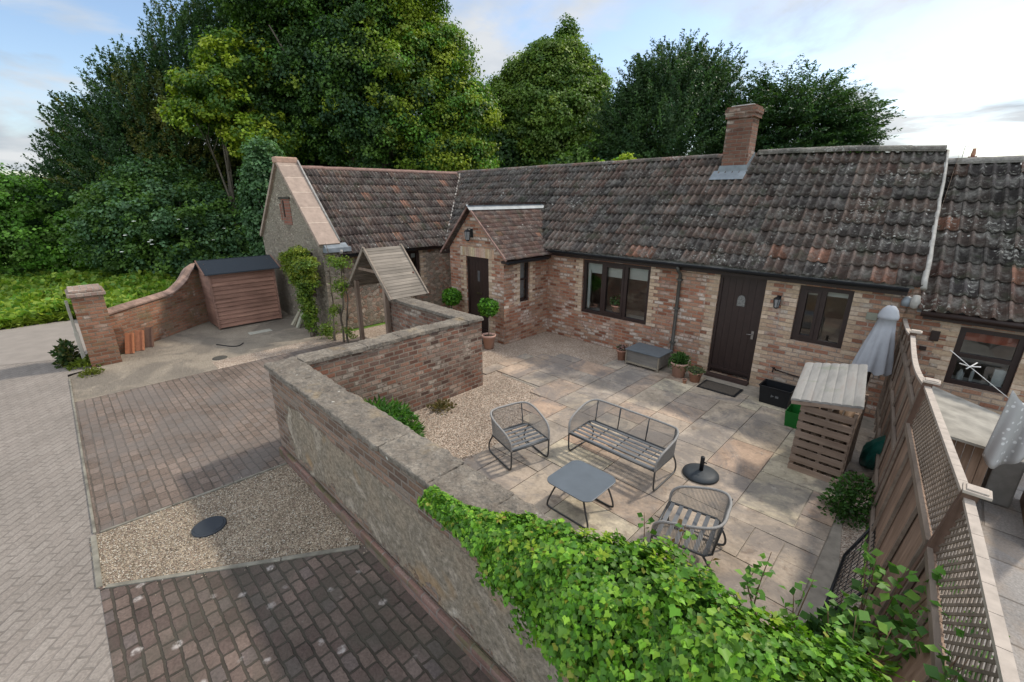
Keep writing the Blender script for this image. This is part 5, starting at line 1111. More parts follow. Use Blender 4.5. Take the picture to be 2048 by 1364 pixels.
# neighbour yard
ns = thing('wood_store', 'low timber store with flat grey mossy roof in the neighbouring yard', 'log store', (.6, 7, 0)); mb = MB()
P = [(.14, 8.2, .99), (.95, 7.75, .90), (.80, 6.55, .93), (.30, 6.45, 1.0)]; mb.prism(P, (0, 0, -.03)); mb.build('roof', m_plain('mossy_grey_roof', (.30, .28, .24), .9, var=.35, nsc=5, bump=.5), ns, fl=True)
mb = MB()
for k in range(6): t = k / 6; c = random.uniform(.7, 1.1); mb.box(.34 + t * .44, .34 + t * .44 + .068, 6.62, 6.64, 0, .90, col=(c,) * 3)
mb.build('front_boards', mt_f, ns); mb = MB()
for k in range(12): c = random.uniform(.7, 1.1); mb.box(.76, .78, 6.65 + k * .09, 6.65 + k * .09 + .082, 0, .88, col=(c,) * 3)
mb.build('side_boards', mt_f, ns)
mb = MB(); rows = 14; cols_ = 26; P = []
for r_ in range(rows):
    for c in range(cols_):
        u = c / (cols_ - 1); v_ = r_ / (rows - 1); x = .70 + .30 * u + .10 * v_ * (u - .3); y = 6.25 + .05 * math.sin(u * 14 + v_ * 2) * (.3 + v_) + .3 * u; z = 1.70 - .12 * u - .10 * math.sin(u * PI) - v_ * (.66 + .12 * math.sin(u * 4 + 1)); P.append((x, y, z))
mb.add(P, [(r_ * cols_ + c, r_ * cols_ + c + 1, (r_ + 1) * cols_ + c + 1, (r_ + 1) * cols_ + c) for r_ in range(rows - 1) for c in range(cols_ - 1)], smooth=True)
s = M('spotted_cloth'); v = s.coord('Object'); vo = s.n('ShaderNodeTexVoronoi', {'Vector': v, 'Scale': 15}); mk = s.ramp(vo.outputs['Distance'], [(.22, 1), (.27, 0)]); s.fin(s.mix(mk, (.33, .32, .31), (.55, .54, .53)), .9)
o = mb.build('spotted_sheet', s.m); sm_ = o.modifiers.new('thick', 'SOLIDIFY'); sm_.thickness = .006; tag(o, 'grey cloth with pale spots hanging in the neighbouring yard', 'cloth')
mb = MB(); mb.box(.88, 1.12, 7.2, 7.5, 0, .62); tag(mb.build('grey_bin', m_plain('grey_bin_plastic', (.24, .23, .21), .6), bevel=.02), 'plain grey box bin standing below the spotted cloth', 'bin')
mb = MB()
for k in range(9): c = random.uniform(.75, 1.1); mb.box(1.22, 1.24, 6.4 + k * .125, 6.4 + k * .125 + .12, 0, .95, col=(c,) * 3)
mb.box(1.205, 1.22, 6.4, 7.5, .75, .83, col=(.9, .9, .9)); tag(mb.build('side_screen', mt_f), 'brown boarded screen at the right edge of the neighbouring yard', 'fence')
wl = thing('clothes_line', 'thin pale clothes line with a small hanger in front of the neighbour window', 'clothes line', (.4, 6.5, 1.8)); mb = MB(); mb.tube([(.20, 6.5, 1.93), (.38, 6.5, 1.79), (.72, 6.4, 1.56)], .004, 5); mb.tube([(.30, 6.52, 1.80), (.38, 6.5, 1.79), (.46, 6.48, 1.81)], .007, 5); mb.tube([(.36, 6.45, 1.77), (.43, 6.55, 1.83)], .006, 5); mb.build('line', m_plain('white_line', (.6, .58, .55), .6), wl)

# ================================================================== VEGETATION
def crown(name, parent, lobes, nclu, nleaf, ls_, pal, style='round', seed=1, rc=.45, hi=None, hif=0, fill=.25, mat=None, wid=.5):
    rng = np.random.default_rng(seed); L = np.array(lobes, float); area = (L[:, 3] * L[:, 4] + L[:, 4] * L[:, 5] + L[:, 3] * L[:, 5]); pr = area / area.sum()
    idx = rng.choice(len(L), nclu, p=pr); d = nrmz(rng.normal(size=(nclu, 3)) + (0, 0, .15)); u = rng.uniform(.72, 1.05, nclu); inner = rng.random(nclu) < fill; u[inner] = rng.uniform(.2, .75, inner.sum())
    c = L[idx, :3] + d * L[idx, 3:6] * u[:, None]; keep = np.ones(nclu, bool)
    for l in L: keep &= (((c - l[:3]) / l[3:6]) ** 2).sum(1) > (.30 if True else 0)
    keep |= inner; c = c[keep]; d = d[keep]; m = len(c)
    sc = rng.uniform(.6, 1.35, m); cnt = nleaf; T = rng.random((m, cnt, 1))
    cc = L[:, :3].mean(0); outd = nrmz((c - cc) * (1, 1, .6) + d)
    if style == 'spray':       # plumes that run outwards and up, yew or cypress
        ax = nrmz(outd * .8 + np.array((0, 0, .75)) + rng.normal(size=(m, 3)) * .25); ln = rc * 2.6 * sc[:, None, None]
        P = c[:, None] + ax[:, None] * (T - .4) * ln + rng.normal(size=(m, cnt, 3)) * (1.05 - T) * rc * .34 * sc[:, None, None]; D = ax[:, None] + rng.normal(size=(m, cnt, 3)) * .35
        Nn = outd[:, None] * .6 + rng.normal(size=(m, cnt, 3)) * .7 + (0, 0, .4)
    elif style == 'layer':     # flat tiers reaching outwards, cedar or old yew
        ax = nrmz(outd * (1, 1, .35) + np.array((0, 0, .12))); ln = rc * 2.4 * sc[:, None, None]
        P = c[:, None] + ax[:, None] * (T - .3) * ln + rng.normal(size=(m, cnt, 3)) * np.array((1, 1, .28)) * (1.15 - T) * rc * .5 * sc[:, None, None]; D = ax[:, None] + rng.normal(size=(m, cnt, 3)) * .4
        Nn = np.array((0, 0, 1.0)) + rng.normal(size=(m, cnt, 3)) * .45
    else:                      # leafy clumps, hanging a little
        q = nrmz(rng.normal(size=(m * cnt, 3))).reshape(m, cnt, 3) * rng.random((m, cnt, 1)) ** .45
        P = c[:, None] + q * rc * sc[:, None, None] * np.array((1, 1, .62)) + outd[:, None] * .1 * rc
        Nn = q * .7 + np.array((0, 0, .55)) + outd[:, None] * .35 + rng.normal(size=(m, cnt, 3)) * .45; D = q + outd[:, None] * .5 + np.array((0, 0, -.35)) + rng.normal(size=(m, cnt, 3)) * .4
    P = P.reshape(-1, 3); n = len(P); col = np.repeat(pick(pal, m, rng, .2), cnt, 0) * rng.uniform(.75, 1.25, (n, 1))
    if hi is not None:
        f = np.array([hi(*q) for q in c]); h = rng.random(m) < f; hc = np.repeat(pick(hif, m, rng, .15), cnt, 0) * rng.uniform(.8, 1.2, (n, 1)); hm = np.repeat(h, cnt); bl_ = np.repeat(rng.uniform(.35, .9, (m, 1)), cnt, 0); col[hm] = (hc * bl_ + col * (1 - bl_))[hm]
    return leaves(name, P, Nn.reshape(-1, 3), rng.uniform(.65, 1.35, n) * ls_, col, mat or mt_leaf, parent, D=D.reshape(-1, 3), wid=wid, rng=rng)
def trunk(parent, base, lobes, r, seed=0, mat=None, lean=(0, 0)):
    rng = random.Random(seed); mb = MB(); zt = max(l[2] for l in lobes); pts = [(rng.uniform(-.12, .12) + lean[0] * t, rng.uniform(-.12, .12) + lean[1] * t, zt * t) for t in (0, .2, .4, .6, .8, 1)]; pts[0] = (0, 0, -.1)
    mb.tube(spline(pts, 3), [r * (1.25 - 1.1 * i / 15) for i in range(16)], 9)
    for l in lobes:
        h = max(.5, l[2] * rng.uniform(.35, .6)); a = Vector((lean[0] * h / zt, lean[1] * h / zt, h)); b = Vector(l[:3]); mid = a.lerp(b, .5) + Vector((rng.uniform(-.2, .2), rng.uniform(-.2, .2), rng.uniform(0, .3)))
        mb.tube(spline([a, mid, b], 3), [r * .45 * (1 - .13 * i) for i in range(7)], 6)
        for _ in range(5):
            e = b + Vector((rng.uniform(-1, 1) * l[3], rng.uniform(-1, 1) * l[4], rng.uniform(-.4, .9) * l[5])) * .8; mb.tube([mid.lerp(b, rng.random()), e], [r * .16, r * .05], 5)
    mb.build('trunk', mat or mt_bark, None).parent = parent
def tree(name, label, cat, loc, lobes, r=.2, group=None, seed=1, grow=1.0, **k):
    if grow != 1: loc = (loc[0] * grow, loc[1] * grow, 0); lobes = [(a * grow, b * grow, 3.5 + (c - 3.5) * grow, d * grow, e * grow, f * grow) for a, b, c, d, e, f in lobes]
    t = thing(name, label, cat, loc, 0, group); trunk(t, loc, lobes, r, seed); crown('crown', t, lobes, seed=seed, **k); return t
DK = [(0.034, 0.073, 0.023), (0.047, 0.098, 0.029), (0.062, 0.117, 0.033), (0.039, 0.085, 0.036)]
MD = [(0.072, 0.142, 0.026), (0.1, 0.185, 0.033), (0.122, 0.21, 0.036), (0.064, 0.123, 0.029)]
YG = [(0.286, 0.351, 0.029), (0.351, 0.403, 0.039), (0.234, 0.325, 0.026)]
OL = [(0.143, 0.137, 0.023), (0.182, 0.163, 0.033), (0.117, 0.124, 0.023)]
BL = [(0.073, 0.148, 0.061), (0.098, 0.185, 0.077), (0.057, 0.118, 0.049), (0.122, 0.222, 0.094)]
LG = [(0.104, 0.247, 0.029), (0.143, 0.312, 0.036), (0.091, 0.208, 0.026), (0.169, 0.338, 0.042)]
TG = 'trees beyond the cottage and the lane'
# right-hand direction seen from the camera, used only to lay crowns across the skyline of the wood
tree('yew_tree', 'huge dark spiky evergreen with olive brown patches rising left of the gable', 'tree', (-24.5, 4.6, 0), grow=1.2, lobes=[(0, 0, 3.4, 3.6, 3.4, 2.6), (.6, .6, 6.2, 2.9, 2.8, 2.6), (1.3, 1.4, 8.3, 2.0, 2.0, 2.2), (-.7, -2.6, 2.6, 2.2, 2.2, 2.0), (-.2, -1.9, 4.6, 2.0, 2.0, 2.2), (.4, -.9, 6.6, 1.7, 1.7, 1.8), (2.6, 2.2, 9.6, 1.6, 1.8, 1.6), (-1.5, -4.2, 1.9, 1.5, 1.5, 1.8), (-1.2, -3.3, 3.9, 1.2, 1.2, 1.5), (-.5, -2.6, 5.6, 1.1, 1.1, 1.3)], r=.5, group=TG, seed=11,
     nclu=4600, nleaf=72, ls_=0.112, pal=DK, style='spray', rc=.46, wid=.28, hi=lambda x, y, z: (.65 if (x > .5 and z < 8.5 and -2 < y < 2.6) else .06), hif=OL)
tree('plane_tree', 'yellow green leafy tree in front of the dark spiky evergreen', 'tree', (-20.6, 5.4, 0),
     [(0, .2, 7.0, 1.5, 1.5, 1.0), (.3, .8, 8.1, 1.4, 1.4, .9), (.6, 1.3, 5.6, 1.3, 1.3, .9), (-.2, -.6, 6.3, 1.0, 1.0, .6)], .13, TG, 12, nclu=420, nleaf=60, ls_=.12, pal=YG + MD, rc=.36, grow=1.12)
tree('lime_tree', 'tallest broad tree behind the wing roof with sunlight coloured in as yellow green sprays on its right', 'tree', (-20.6, 12.0, 0),
     [(0, 0, 8, 3.2, 3.2, 4.0), (-1.0, -1.4, 12, 2.6, 2.6, 2.6), (.8, .8, 12.2, 2.2, 2.2, 2.4), (2.0, 2.1, 9.2, 1.6, 1.6, 1.5), (2.7, 2.8, 7.2, 1.6, 1.6, 1.3), (-2.0, -2.6, 8.3, 2.4, 2.4, 3.0), (-2.4, -3.2, 12.2, 2.2, 2.2, 2.2), (2.4, 2.4, 5.2, 2.0, 2.0, 1.5), (-.2, -.4, 15, 2.6, 2.6, 2.4)], .55, TG, 13,
     nclu=5200, nleaf=87, ls_=0.108, pal=DK + DK + MD, rc=.48, fill=.3, hi=lambda x, y, z: (.8 if (x + y > 1.6) else (.4 if x + y > .2 and z > 6 else .05)), hif=YG + YG + LG)  # sunlit side put into the leaf colour: yellow green clumps to the right
tree('beech_tree', 'rounded mid green tree with a dark ivy clad top, centre of the skyline', 'tree', (-17.6, 21.2, 0),
     [(0, 0, 7.0, 3.0, 3.0, 3.2), (.1, .1, 9.8, 2.0, 2.0, 1.5), (-2.0, -1.9, 7.6, 1.5, 1.5, 2.0), (2.1, 2.0, 6.6, 1.7, 1.7, 1.8), (-1.3, -1.2, 9.6, 1.0, 1.0, 1.0), (1.3, 1.2, 8.9, 1.2, 1.2, 1.0), (.5, .4, 11.4, .38, .38, .9), (-2.6, -2.4, 6.0, 1.3, 1.3, 1.0), (-.4, -.3, 10.7, .7, .7, .6)], .4, TG, 14,
     nclu=2800, nleaf=78, ls_=0.116, pal=MD + [(.12, .19, .04), (.13, .20, .045)], rc=.46, hi=lambda x, y, z: (0 if z > 10.9 else .55), hif=[(.19, .28, .05), (.22, .29, .045)])
tree('cypress_tree', 'dark evergreen with upright feathery tips left of the chimney', 'tree', (-10.5, 20.9, 0),
     [(0, 0, 6.0, 2.5, 2.5, 2.4), (-1.6, -1.1, 6.2, 1.3, 1.3, 1.5), (-.2, -.1, 8.2, 1.5, 1.5, 1.2), (1.2, .9, 7.8, 1.2, 1.2, 1.2), (-1.0, -.8, 7.6, .9, .9, 1.2), (.5, .4, 8.6, .6, .6, 1.0)], .3, TG, 15,
     nclu=1900, nleaf=78, ls_=0.104, pal=DK + [(.05, .09, .035)], style='spray', rc=.44, wid=.26)
tree('cedar_tree', 'broad dark evergreen with flat outward tiers right of the chimney', 'tree', (-6.1, 23.2, 0),
     [(0, 0, 5.7, 2.6, 2.6, 1.7), (-.3, 0, 7.0, 1.9, 1.9, 1.1), (.0, 0, 4.7, 3.0, 3.0, .9), (-1.4, -.8, 6.0, 1.3, 1.3, 1.2), (1.3, .5, 6.0, 1.4, 1.4, 1.1)], .4, TG, 16,
     nclu=2100, nleaf=81, ls_=0.104, pal=DK + [(.045, .09, .04)], style='layer', rc=.5, wid=.3)
tree('ivy_clad_tree', 'dark ivy covered trunk standing just left of the gable apex', 'tree', (-18.6, 5.9, 0), [(0, 0, 2.6, .75, .75, 2.2), (.1, .1, 4.2, .7, .7, 1.2)], .25, TG, 17, nclu=700, nleaf=30, ls_=.10, pal=BL, rc=.22)
tree('hazel_bush', 'bright green bushy hedge tree at the left edge', 'tree', (-22.5, -.6, 0), [(0, 0, 2.2, 2.2, 2.4, 2.1), (-.5, -1.6, 2.0, 2.0, 2.0, 2.2), (.5, 1.2, 1.6, 1.6, 1.6, 1.5), (.6, -2.2, 1.4, 1.6, 1.6, 1.4)], .12, TG, 18, nclu=2000, nleaf=44, ls_=.12, pal=LG + LG + MD, rc=.36, grow=1.35)
tree('elder_bush', 'large bluish green elder with a few white flower heads behind the shed', 'bush', (-20.2, 3.6, 0), [(0, 0, 2.2, 2.0, 2.2, 1.8), (.4, 1.4, 2.0, 1.6, 1.6, 1.6), (-.8, -1.4, 2.2, 1.7, 1.7, 1.7), (.8, .4, 1.0, 1.4, 1.6, .9), (-1.4, -.2, 3.6, 1.4, 1.6, 1.2)], .1, TG, 19, nclu=2200, nleaf=44, ls_=.115, pal=BL + MD, rc=.36, grow=1.22)
tree('background_tree', 'shadowy tree filling the gap between the tall lime and the beech', 'tree', (-20.5, 18.5, 0), [(0, 0, 4.6, 3.2, 3.2, 2.6), (1.8, 1.8, 4.6, 2.2, 2.2, 1.8), (-2, -2, 5.0, 2.6, 2.6, 2.6)], .3, TG, 20, nclu=1100, nleaf=38, ls_=.17, pal=DK, rc=.5)
tree('background_tree', 'dark green screen tree low between the beech and the feathery evergreen', 'tree', (-12.6, 20.5, 0), [(0, 0, 4.6, 2.2, 2.2, 1.7), (-2.2, -.5, 4.2, 2.0, 2.0, 1.6)], .25, TG, 21, nclu=800, nleaf=38, ls_=.16, pal=DK + MD, rc=.45)
tree('background_tree', 'dense dark tree behind the big evergreen and the lime', 'tree', (-28.5, 12.5, 0), [(0, 0, 5, 5, 5, 4.5), (0, 0, 9.5, 4, 4, 3.2)], .4, TG, 22, nclu=1600, nleaf=36, ls_=.24, pal=DK, rc=.75)
tree('golden_shrub', 'small golden green shrub tops peeping over the ridge left of the chimney', 'bush', (-10.6, 15.5, 0), [(0, 0, 4.2, .9, .6, .55), (.9, .5, 4.4, .35, .35, .7)], .06, None, 23, nclu=170, nleaf=26, ls_=.10, pal=YG + LG, rc=.22)
# elder flowers
mb = MB(); rng = random.Random(3)
for k in range(14):
    a = rng.uniform(-.9, .9); c = (-22.6 + rng.uniform(-.3, .2), 3.9 + 2.4 * a, rng.uniform(1.0, 2.8))
    mb.lathe([(.001, 0), (.07, .01), (.06, .03), (.001, .04)], c, 7)
tag(mb.build('flower_heads', m_plain('white_flowers', (.7, .7, .6), .8)), 'flat white flower heads scattered on the elder', 'flowers', None, 'stuff')
# verge: lush ground cover
rng = np.random.default_rng(31)
def cover(name, label, n, fx, h, ls_, pal, cat='ground cover', seed=31, lay=.6, mat=None, dens=None):
    rng = np.random.default_rng(seed); P = fx(rng, n); n = len(P); hh = h * (.5 + .5 * np.sin(P[:, 0] * 1.7 + 1) * np.cos(P[:, 1] * 1.3)); z = rng.random(n) ** .7 * np.maximum(.05, hh)
    C = np.column_stack([P, z]); tag(leaves(name, C, rng.normal(size=(n, 3)) * .6 + (0, 0, .7), rng.uniform(.6, 1.4, n) * ls_, pick(pal, n, rng, .25), mat or mt_leaf, rng=rng, D=rng.normal(size=(n, 3)) * .8 + (0, 0, .9)), label, cat, None, 'stuff')
def fx1(rng, n):
    x = -18.35 - rng.random(n) ** 1.3 * 12; y = rng.uniform(-9, 9, n); return np.column_stack([x, y])
cover('verge_plants', 'lush knee high nettles and weeds on the bank behind the lane', 80000, fx1, .5, .15, [(.19, .29, .035), (.23, .32, .04), (.15, .24, .03), (.27, .34, .04), (.13, .26, .04)], seed=31)
def fx2(rng, n):
    x = rng.uniform(-19.2, -18.25, n); y = rng.uniform(-9, 3, n); return np.column_stack([x, y])
cover('verge_grass', 'bright grass along the lane edge', 22000, fx2, .16, .15, [(.17, .23, .025), (.20, .26, .03), (.14, .20, .02)], 'grass', 32)
def fx3(rng, n):
    x = rng.uniform(-20, -15.4, n); y = rng.uniform(.3, 6, n); k = (x < -15.6) & ((x < -13.6 - (y - .5) * .85 - .6)); return np.column_stack([x, y])[k]
cover('verge_plants', 'weeds and brambles on the bank directly behind the curved wall', 26000, fx3, .5, .12, [(.19, .29, .035), (.15, .24, .03), (.12, .22, .03)], seed=33)
def clump(name, label, c, r, h, n, ls_, pal, cat='plant', seed=40, wid=.3, up=1.2):
    rng = np.random.default_rng(seed); d = rng.normal(size=(n, 3)); d[:, 2] = np.abs(d[:, 2]) * up; d = nrmz(d); C = np.array(c) + d * np.array([r, r, h]) * rng.random((n, 1)) ** .5
    tag(leaves(name, C, rng.normal(size=(n, 3)) * .7 + (0, 0, .4), rng.uniform(.6, 1.4, n) * ls_, pick(pal, n, rng, .25), mt_leaf, rng=rng, D=d + rng.normal(size=(n, 3)) * .4, wid=wid), label, cat)
clump('weed_clump', 'yellow green weeds at the foot of the gate pillar', (-12.95, .0, 0), .38, .16, 500, .08, [(.14, .18, .02), (.10, .14, .02)], seed=41)
clump('weed_clump', 'dark shrubby weeds on the lane side of the gate post', (-13.2, -.3, 0), .22, .55, 600, .09, [(.05, .08, .02), (.10, .10, .03), (.03, .06, .02)], seed=42)
clump('weed_clump', 'low mossy tuft on the kerb in front of the gate post', (-12.15, -.02, 0), .2, .1, 300, .05, [(.12, .14, .02)], seed=43)
clump('rosemary_bush', 'bright green feathery shrub between the courtyard wall and the gravel', (-5.45, 2.75, 0), .62, .62, 5200, .12, [(.05, .14, .02), (.08, .2, .025), (.03, .09, .015)], 'shrub', 44, .1, 1.0)
clump('weed_clump', 'dry straggly weeds at the foot of the brick wall end', (-5.75, 4.1, 0), .25, .1, 260, .06, [(.16, .12, .05), (.10, .09, .03)], seed=45)
clump('shrub', 'dark leafy shrub at the corner of the log store by the fence', (-.22, 5.7, .02), .26, .55, 1300, .045, [(.03, .08, .015), (.045, .11, .02), (.06, .14, .03)], 'shrub', 46, .3)
clump('shrub', 'low fern like shrub beside the wire mesh panel', (.02, 3.55, .02), .25, .45, 700, .08, [(.03, .08, .02), (.05, .12, .02)], 'shrub', 47, .3)

# climbers on and beside the gable
cl = thing('climbing_rose', 'yellow green climber fanning up a leaning stake in front of the rubble gable', 'climber', (-11.55, 4.3, 0))
trk = [(-11.5, 4.25, 0), (-11.62, 4.3, .5), (-11.85, 4.35, 1.1), (-12.1, 4.4, 1.6)]; mb = MB(); mb.tube(spline(trk, 4), [.055 - .003 * i for i in range(13)], 7)
for e in ((-12.4, 4.35, 2.05), (-11.6, 4.3, 2.1), (-11.2, 4.25, 1.8), (-12.0, 4.3, 2.2)): mb.tube([(-11.8, 4.33, 1.0), e], [.02, .008], 5)
mb.build('stem', mt_bark, cl)
crown('foliage', cl, [(.0, 0, .5, .14, .15, .45), (-.15, .0, 1.05, .26, .16, .45), (-.3, 0, 1.55, .45, .22, .35), (-.5, 0, 1.95, .55, .25, .18), (.1, -.05, 1.85, .40, .22, .16), (-.8, 0, 1.75, .25, .2, .2), (-.2, 0, 2.15, .3, .2, .14), (.35, 0, 1.5, .15, .15, .2), (.45, -.05, 1.95, .28, .2, .14), (-.85, 0, 1.98, .25, .2, .12)], 1000, 22, .042, [(.10, .17, .02), (.13, .19, .02), (.07, .13, .02)], rc=.10, seed=51, hi=lambda x, y, z: (.7 if z > 1.5 else .1), hif=[(.22, .24, .02), (.19, .23, .02)], fill=.45)
c2 = thing('wisteria', 'bare twisting climber stems with a few leaf tufts left of the garden arch', 'climber', (-10.5, 4.6, 0)); mb = MB()
rr_ = random.Random(8)
for base, top in (((-10.45, 4.6, 0), (-10.3, 4.7, 1.9)), ((-10.75, 4.5, 0), (-10.9, 4.7, 2.0)), ((-10.2, 4.6, 0), (-10.15, 4.75, 1.75))):
    a = Vector(base); b = Vector(top); pts = [a.lerp(b, t) + Vector((rr_.uniform(-.08, .08), rr_.uniform(-.05, .05), 0)) for t in np.linspace(0, 1, 7)]; pts[0] = a; mb.tube(spline(pts, 4), [.032 - .0009 * i for i in range(25)], 6)
    for k in range(7): p = pts[rr_.randint(2, 6)]; q = p + Vector((rr_.uniform(-.5, .5), rr_.uniform(-.1, .1), rr_.uniform(.0, .5))); mb.tube([p, p.lerp(q, .5) + Vector((0, 0, .06)), q], [.012, .009, .004], 4)
mb.build('stem', mt_bark, c2)
crown('foliage', c2, [(.35, 0, 2.0, .25, .2, .10), (.2, 0, 1.45, .18, .15, .22), (-.1, -.05, .8, .16, .12, .2), (.45, 0, .35, .1, .1, .15), (-.5, -.15, .25, .2, .2, .25), (.05, 0, 2.05, .3, .15, .08)], 150, 16, .04, [(.14, .2, .02), (.09, .16, .02)], rc=.13, seed=52, fill=.6)

# ivy over the end of the courtyard wall
iv = thing('ivy', 'thick glossy green ivy spilling over the near end of the courtyard wall', 'ivy', (-1, 1.8, 1.2))
def ivs(X): t = smooth01(-2.35, -.7, X); return 1.60 + .14 * t, 1.33, .05 + .33 * t, .06 + .26 * t   # centre y, z and radii of the bulge
rng = np.random.default_rng(61); n = 33000; X = rng.uniform(-2.45, 1.2, n); th = rng.uniform(-.35, PI + .35, n); keep_ = rng.random(n) < .25; th[keep_] = rng.uniform(.3, 1.3, keep_.sum())
C = []; Nn = []
for x, a in zip(X, th):
    yc, zc_, ry, rz = ivs(x); f = 1 + .14 * math.sin(x * 7 + a * 3) + .11 * math.sin(x * 15 - a * 5) + .07 * math.sin(x * 31 + a * 9) + rng.uniform(-.18, .09)
    y = yc - ry * f * math.cos(a); z = zc_ + rz * f * math.sin(a)
    if a < .7 and rng.random() < .6:   # hanging curtain on the outer face
        drop = rng.random() * (.03 + .46 * smooth01(-1.6, -.4, x)); z -= drop; y = min(y, 1.55) + rng.uniform(-.05, .02)
    C.append((x + rng.normal(0, .01), y, z)); Nn.append((0, -math.cos(a) / max(.2, ry) * .2, math.sin(a) / max(.2, rz) * .2))
C = np.array(C); Nn = nrmz(np.array(Nn)) + rng.normal(size=(n, 3)) * .42 + (-.05, 0, .22); D = np.column_stack([rng.normal(size=n) * .5, -np.cos(th) * 1.2, -.75 + rng.normal(size=n) * .3])
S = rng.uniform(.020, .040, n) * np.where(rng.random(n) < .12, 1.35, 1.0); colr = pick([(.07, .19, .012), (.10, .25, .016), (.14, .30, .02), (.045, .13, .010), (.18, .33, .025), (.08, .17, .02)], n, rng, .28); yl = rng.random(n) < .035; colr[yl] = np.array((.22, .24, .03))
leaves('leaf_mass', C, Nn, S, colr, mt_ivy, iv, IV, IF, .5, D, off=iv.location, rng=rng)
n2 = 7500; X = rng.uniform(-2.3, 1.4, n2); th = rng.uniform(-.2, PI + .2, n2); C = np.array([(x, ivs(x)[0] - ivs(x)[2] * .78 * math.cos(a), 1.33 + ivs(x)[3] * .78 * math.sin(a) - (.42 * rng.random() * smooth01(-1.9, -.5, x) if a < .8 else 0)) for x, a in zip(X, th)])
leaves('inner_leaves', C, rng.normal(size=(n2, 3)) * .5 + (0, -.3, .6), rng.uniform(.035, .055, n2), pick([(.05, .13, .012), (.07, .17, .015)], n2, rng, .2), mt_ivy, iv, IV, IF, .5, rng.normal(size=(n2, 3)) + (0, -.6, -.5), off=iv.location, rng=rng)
# young shoots: stars of narrow yellow-green leaves
SH = []; SN = []; SD = []; SS = []; sc_ = []
for k in range(30):
    x = rng.uniform(-1.9, .5); a = rng.uniform(.35, PI - .4); yc, zc_, ry, rz = ivs(x); c = np.array((x, yc - ry * 1.1 * math.cos(a), zc_ + rz * 1.14 * math.sin(a)))
    nn_v = np.array((0, -math.cos(a), math.sin(a) + .3)); nn_v /= np.linalg.norm(nn_v)
    for q in range(11):
        an = q / 11 * 2 * PI + rng.uniform(-.2, .2); e1 = np.array((1, 0, 0)); e2 = np.cross(nn_v, e1); d = e1 * math.cos(an) + e2 * math.sin(an) + nn_v * rng.uniform(.1, .7); SH.append(c + d * .008); SN.append(nn_v + rng.normal(size=3) * .3); SD.append(d); SS.append(rng.uniform(.025, .05)); sc_.append(np.array((.22, .32, .02)) * rng.uniform(.7, 1.25) if rng.random() < .97 else np.array((.26, .20, .05)))
leaves('young_shoots', np.array(SH), np.array(SN), np.array(SS), np.array(sc_), mt_ivy, iv, wid=.24, D=np.array(SD), off=iv.location, rng=rng)['kind'] = 'stuff'
mb = MB(); P = []; xs = np.linspace(-2.4, 1.6, 30)
for x in xs:
    yc, zc_, ry, rz = ivs(x)
    for k in range(10): a = -.1 + (PI + .2) * k / 9; P.append((x, yc - ry * .6 * math.cos(a), zc_ + rz * .6 * math.sin(a)))
mb.add(P, [(i * 10 + k, i * 10 + k + 1, (i + 1) * 10 + k + 1, (i + 1) * 10 + k) for i in range(29) for k in range(9)]); mb.build('stem_mat', m_plain('ivy_stems', (.05, .05, .025), .95, var=.5, nsc=30, bump=1), iv)

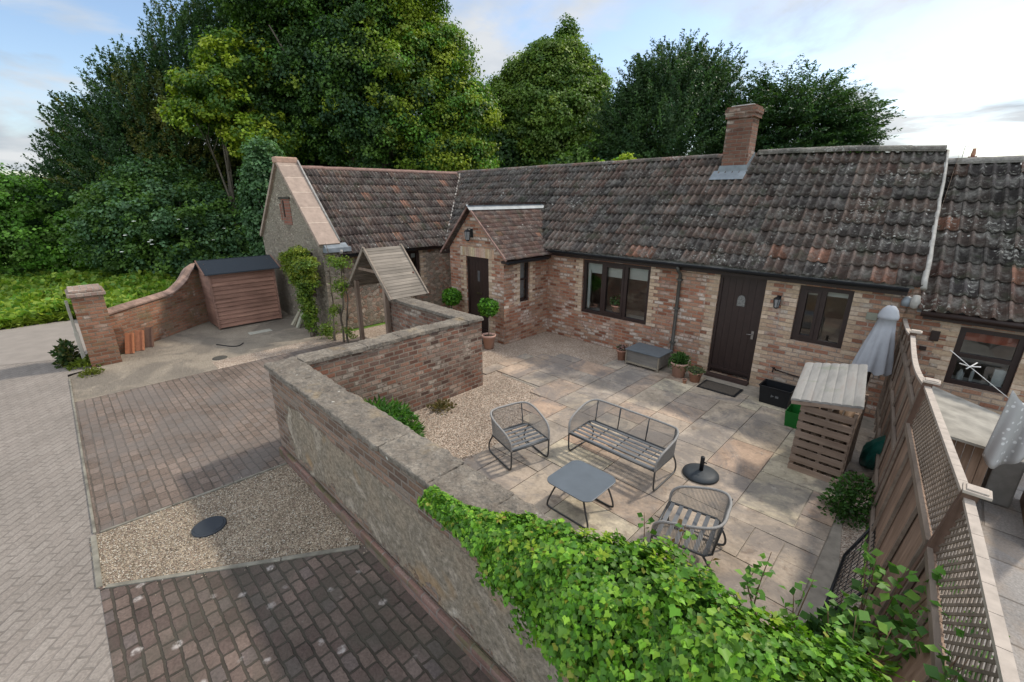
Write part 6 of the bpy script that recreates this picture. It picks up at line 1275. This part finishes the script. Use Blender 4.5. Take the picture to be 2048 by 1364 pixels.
# shrubs and shoots by the fence
def shoots(name, label, stems, nl, ls_, pal, seed, cat='shrub', stem_c=(.16, .10, .06)):
    t = thing(name, label, cat, stems[0][0]); rng = np.random.default_rng(seed); mb = MB(); C = []; D = []
    for a, b in stems:
        a = Vector(a); b = Vector(b); mid = a.lerp(b, .5) + Vector(tuple(rng.normal(0, .03, 3))); pts = spline([a, mid, b], 5); mb.tube(pts, [.006 - .0004 * i for i in range(len(pts))], 5)
        for k in range(nl):
            u = .30 + .70 * (k + rng.random()) / nl; p = pts[min(len(pts) - 1, int(u * (len(pts) - 1)))]; d = np.array(rng.normal(size=3)) * (1, 1, .5) + (0, 0, .35); C.append(np.array(p) + d / np.linalg.norm(d) * rng.uniform(.01, .05)); D.append(d)
    mb.build('stem', m_plain('stem_bark', stem_c, .9), t); C = np.array(C); D = np.array(D); n = len(C)
    leaves('foliage', C, rng.normal(size=(n, 3)) * .5 + (0, 0, .9), rng.uniform(.6, 1.3, n) * ls_, pick(pal, n, rng, .2), mt_ivy, t, wid=.42, D=D, off=t.location, rng=rng)
G2 = [(.07, .18, .02), (.10, .24, .03), (.05, .13, .02), (.15, .28, .04)]
shoots('young_tree', 'leafy young stem with reddish twigs growing against the fence post', [((.12, 3.2, 0), (.22, 3.25, 1.35)), ((.12, 3.2, 0), (.08, 3.5, 1.15)), ((.15, 3.2, .5), (.42, 3.3, 1.45)), ((.12, 3.2, .4), (.02, 3.9, .95)), ((.2, 3.2, .8), (.45, 3.0, 1.35)), ((.12, 3.2, .4), (.35, 2.9, 1.2)), ((.12, 3.2, .3), (-.05, 3.3, .9))], 48, .07, G2, 71, 'young tree')
shoots('seedling', 'left of two thin upright shoots standing above the ivy edge', [((-.34, 2.35, .9), (-.36, 2.42, 1.62)), ((-.34, 2.35, 1.2), (-.42, 2.4, 1.45))], 24, .05, G2, 72)
shoots('seedling', 'right of two thin upright shoots standing above the ivy edge', [((-.14, 2.35, .9), (-.15, 2.4, 1.6)), ((-.14, 2.35, 1.1), (-.22, 2.45, 1.4)), ((-.14, 2.35, 1.1), (-.06, 2.4, 1.45))], 20, .05, G2, 73)
shoots('sapling', 'loose green shoots with a brown tip beside the near armchair legs', [((-.95, 2.5, .9), (-.95, 2.75, 1.25)), ((-.85, 2.45, .9), (-.72, 2.7, 1.15)), ((-1.15, 2.4, .9), (-1.2, 2.6, 1.3))], 20, .05, G2 + [(.2, .12, .04)], 74)
shoots('bramble', 'arching leafy shoots in front of the fence at the bottom edge', [((.3, 2.0, .6), (.45, 2.5, 1.5)), ((.3, 2.0, .8), (.6, 2.2, 1.55)), ((.2, 2.1, .7), (.2, 2.7, 1.3)), ((.35, 1.9, .9), (.62, 1.75, 1.55)), ((.1, 2.2, .8), (.05, 2.6, 1.35)), ((.3, 2.3, .8), (.5, 2.7, 1.6))], 44, .065, G2, 75)
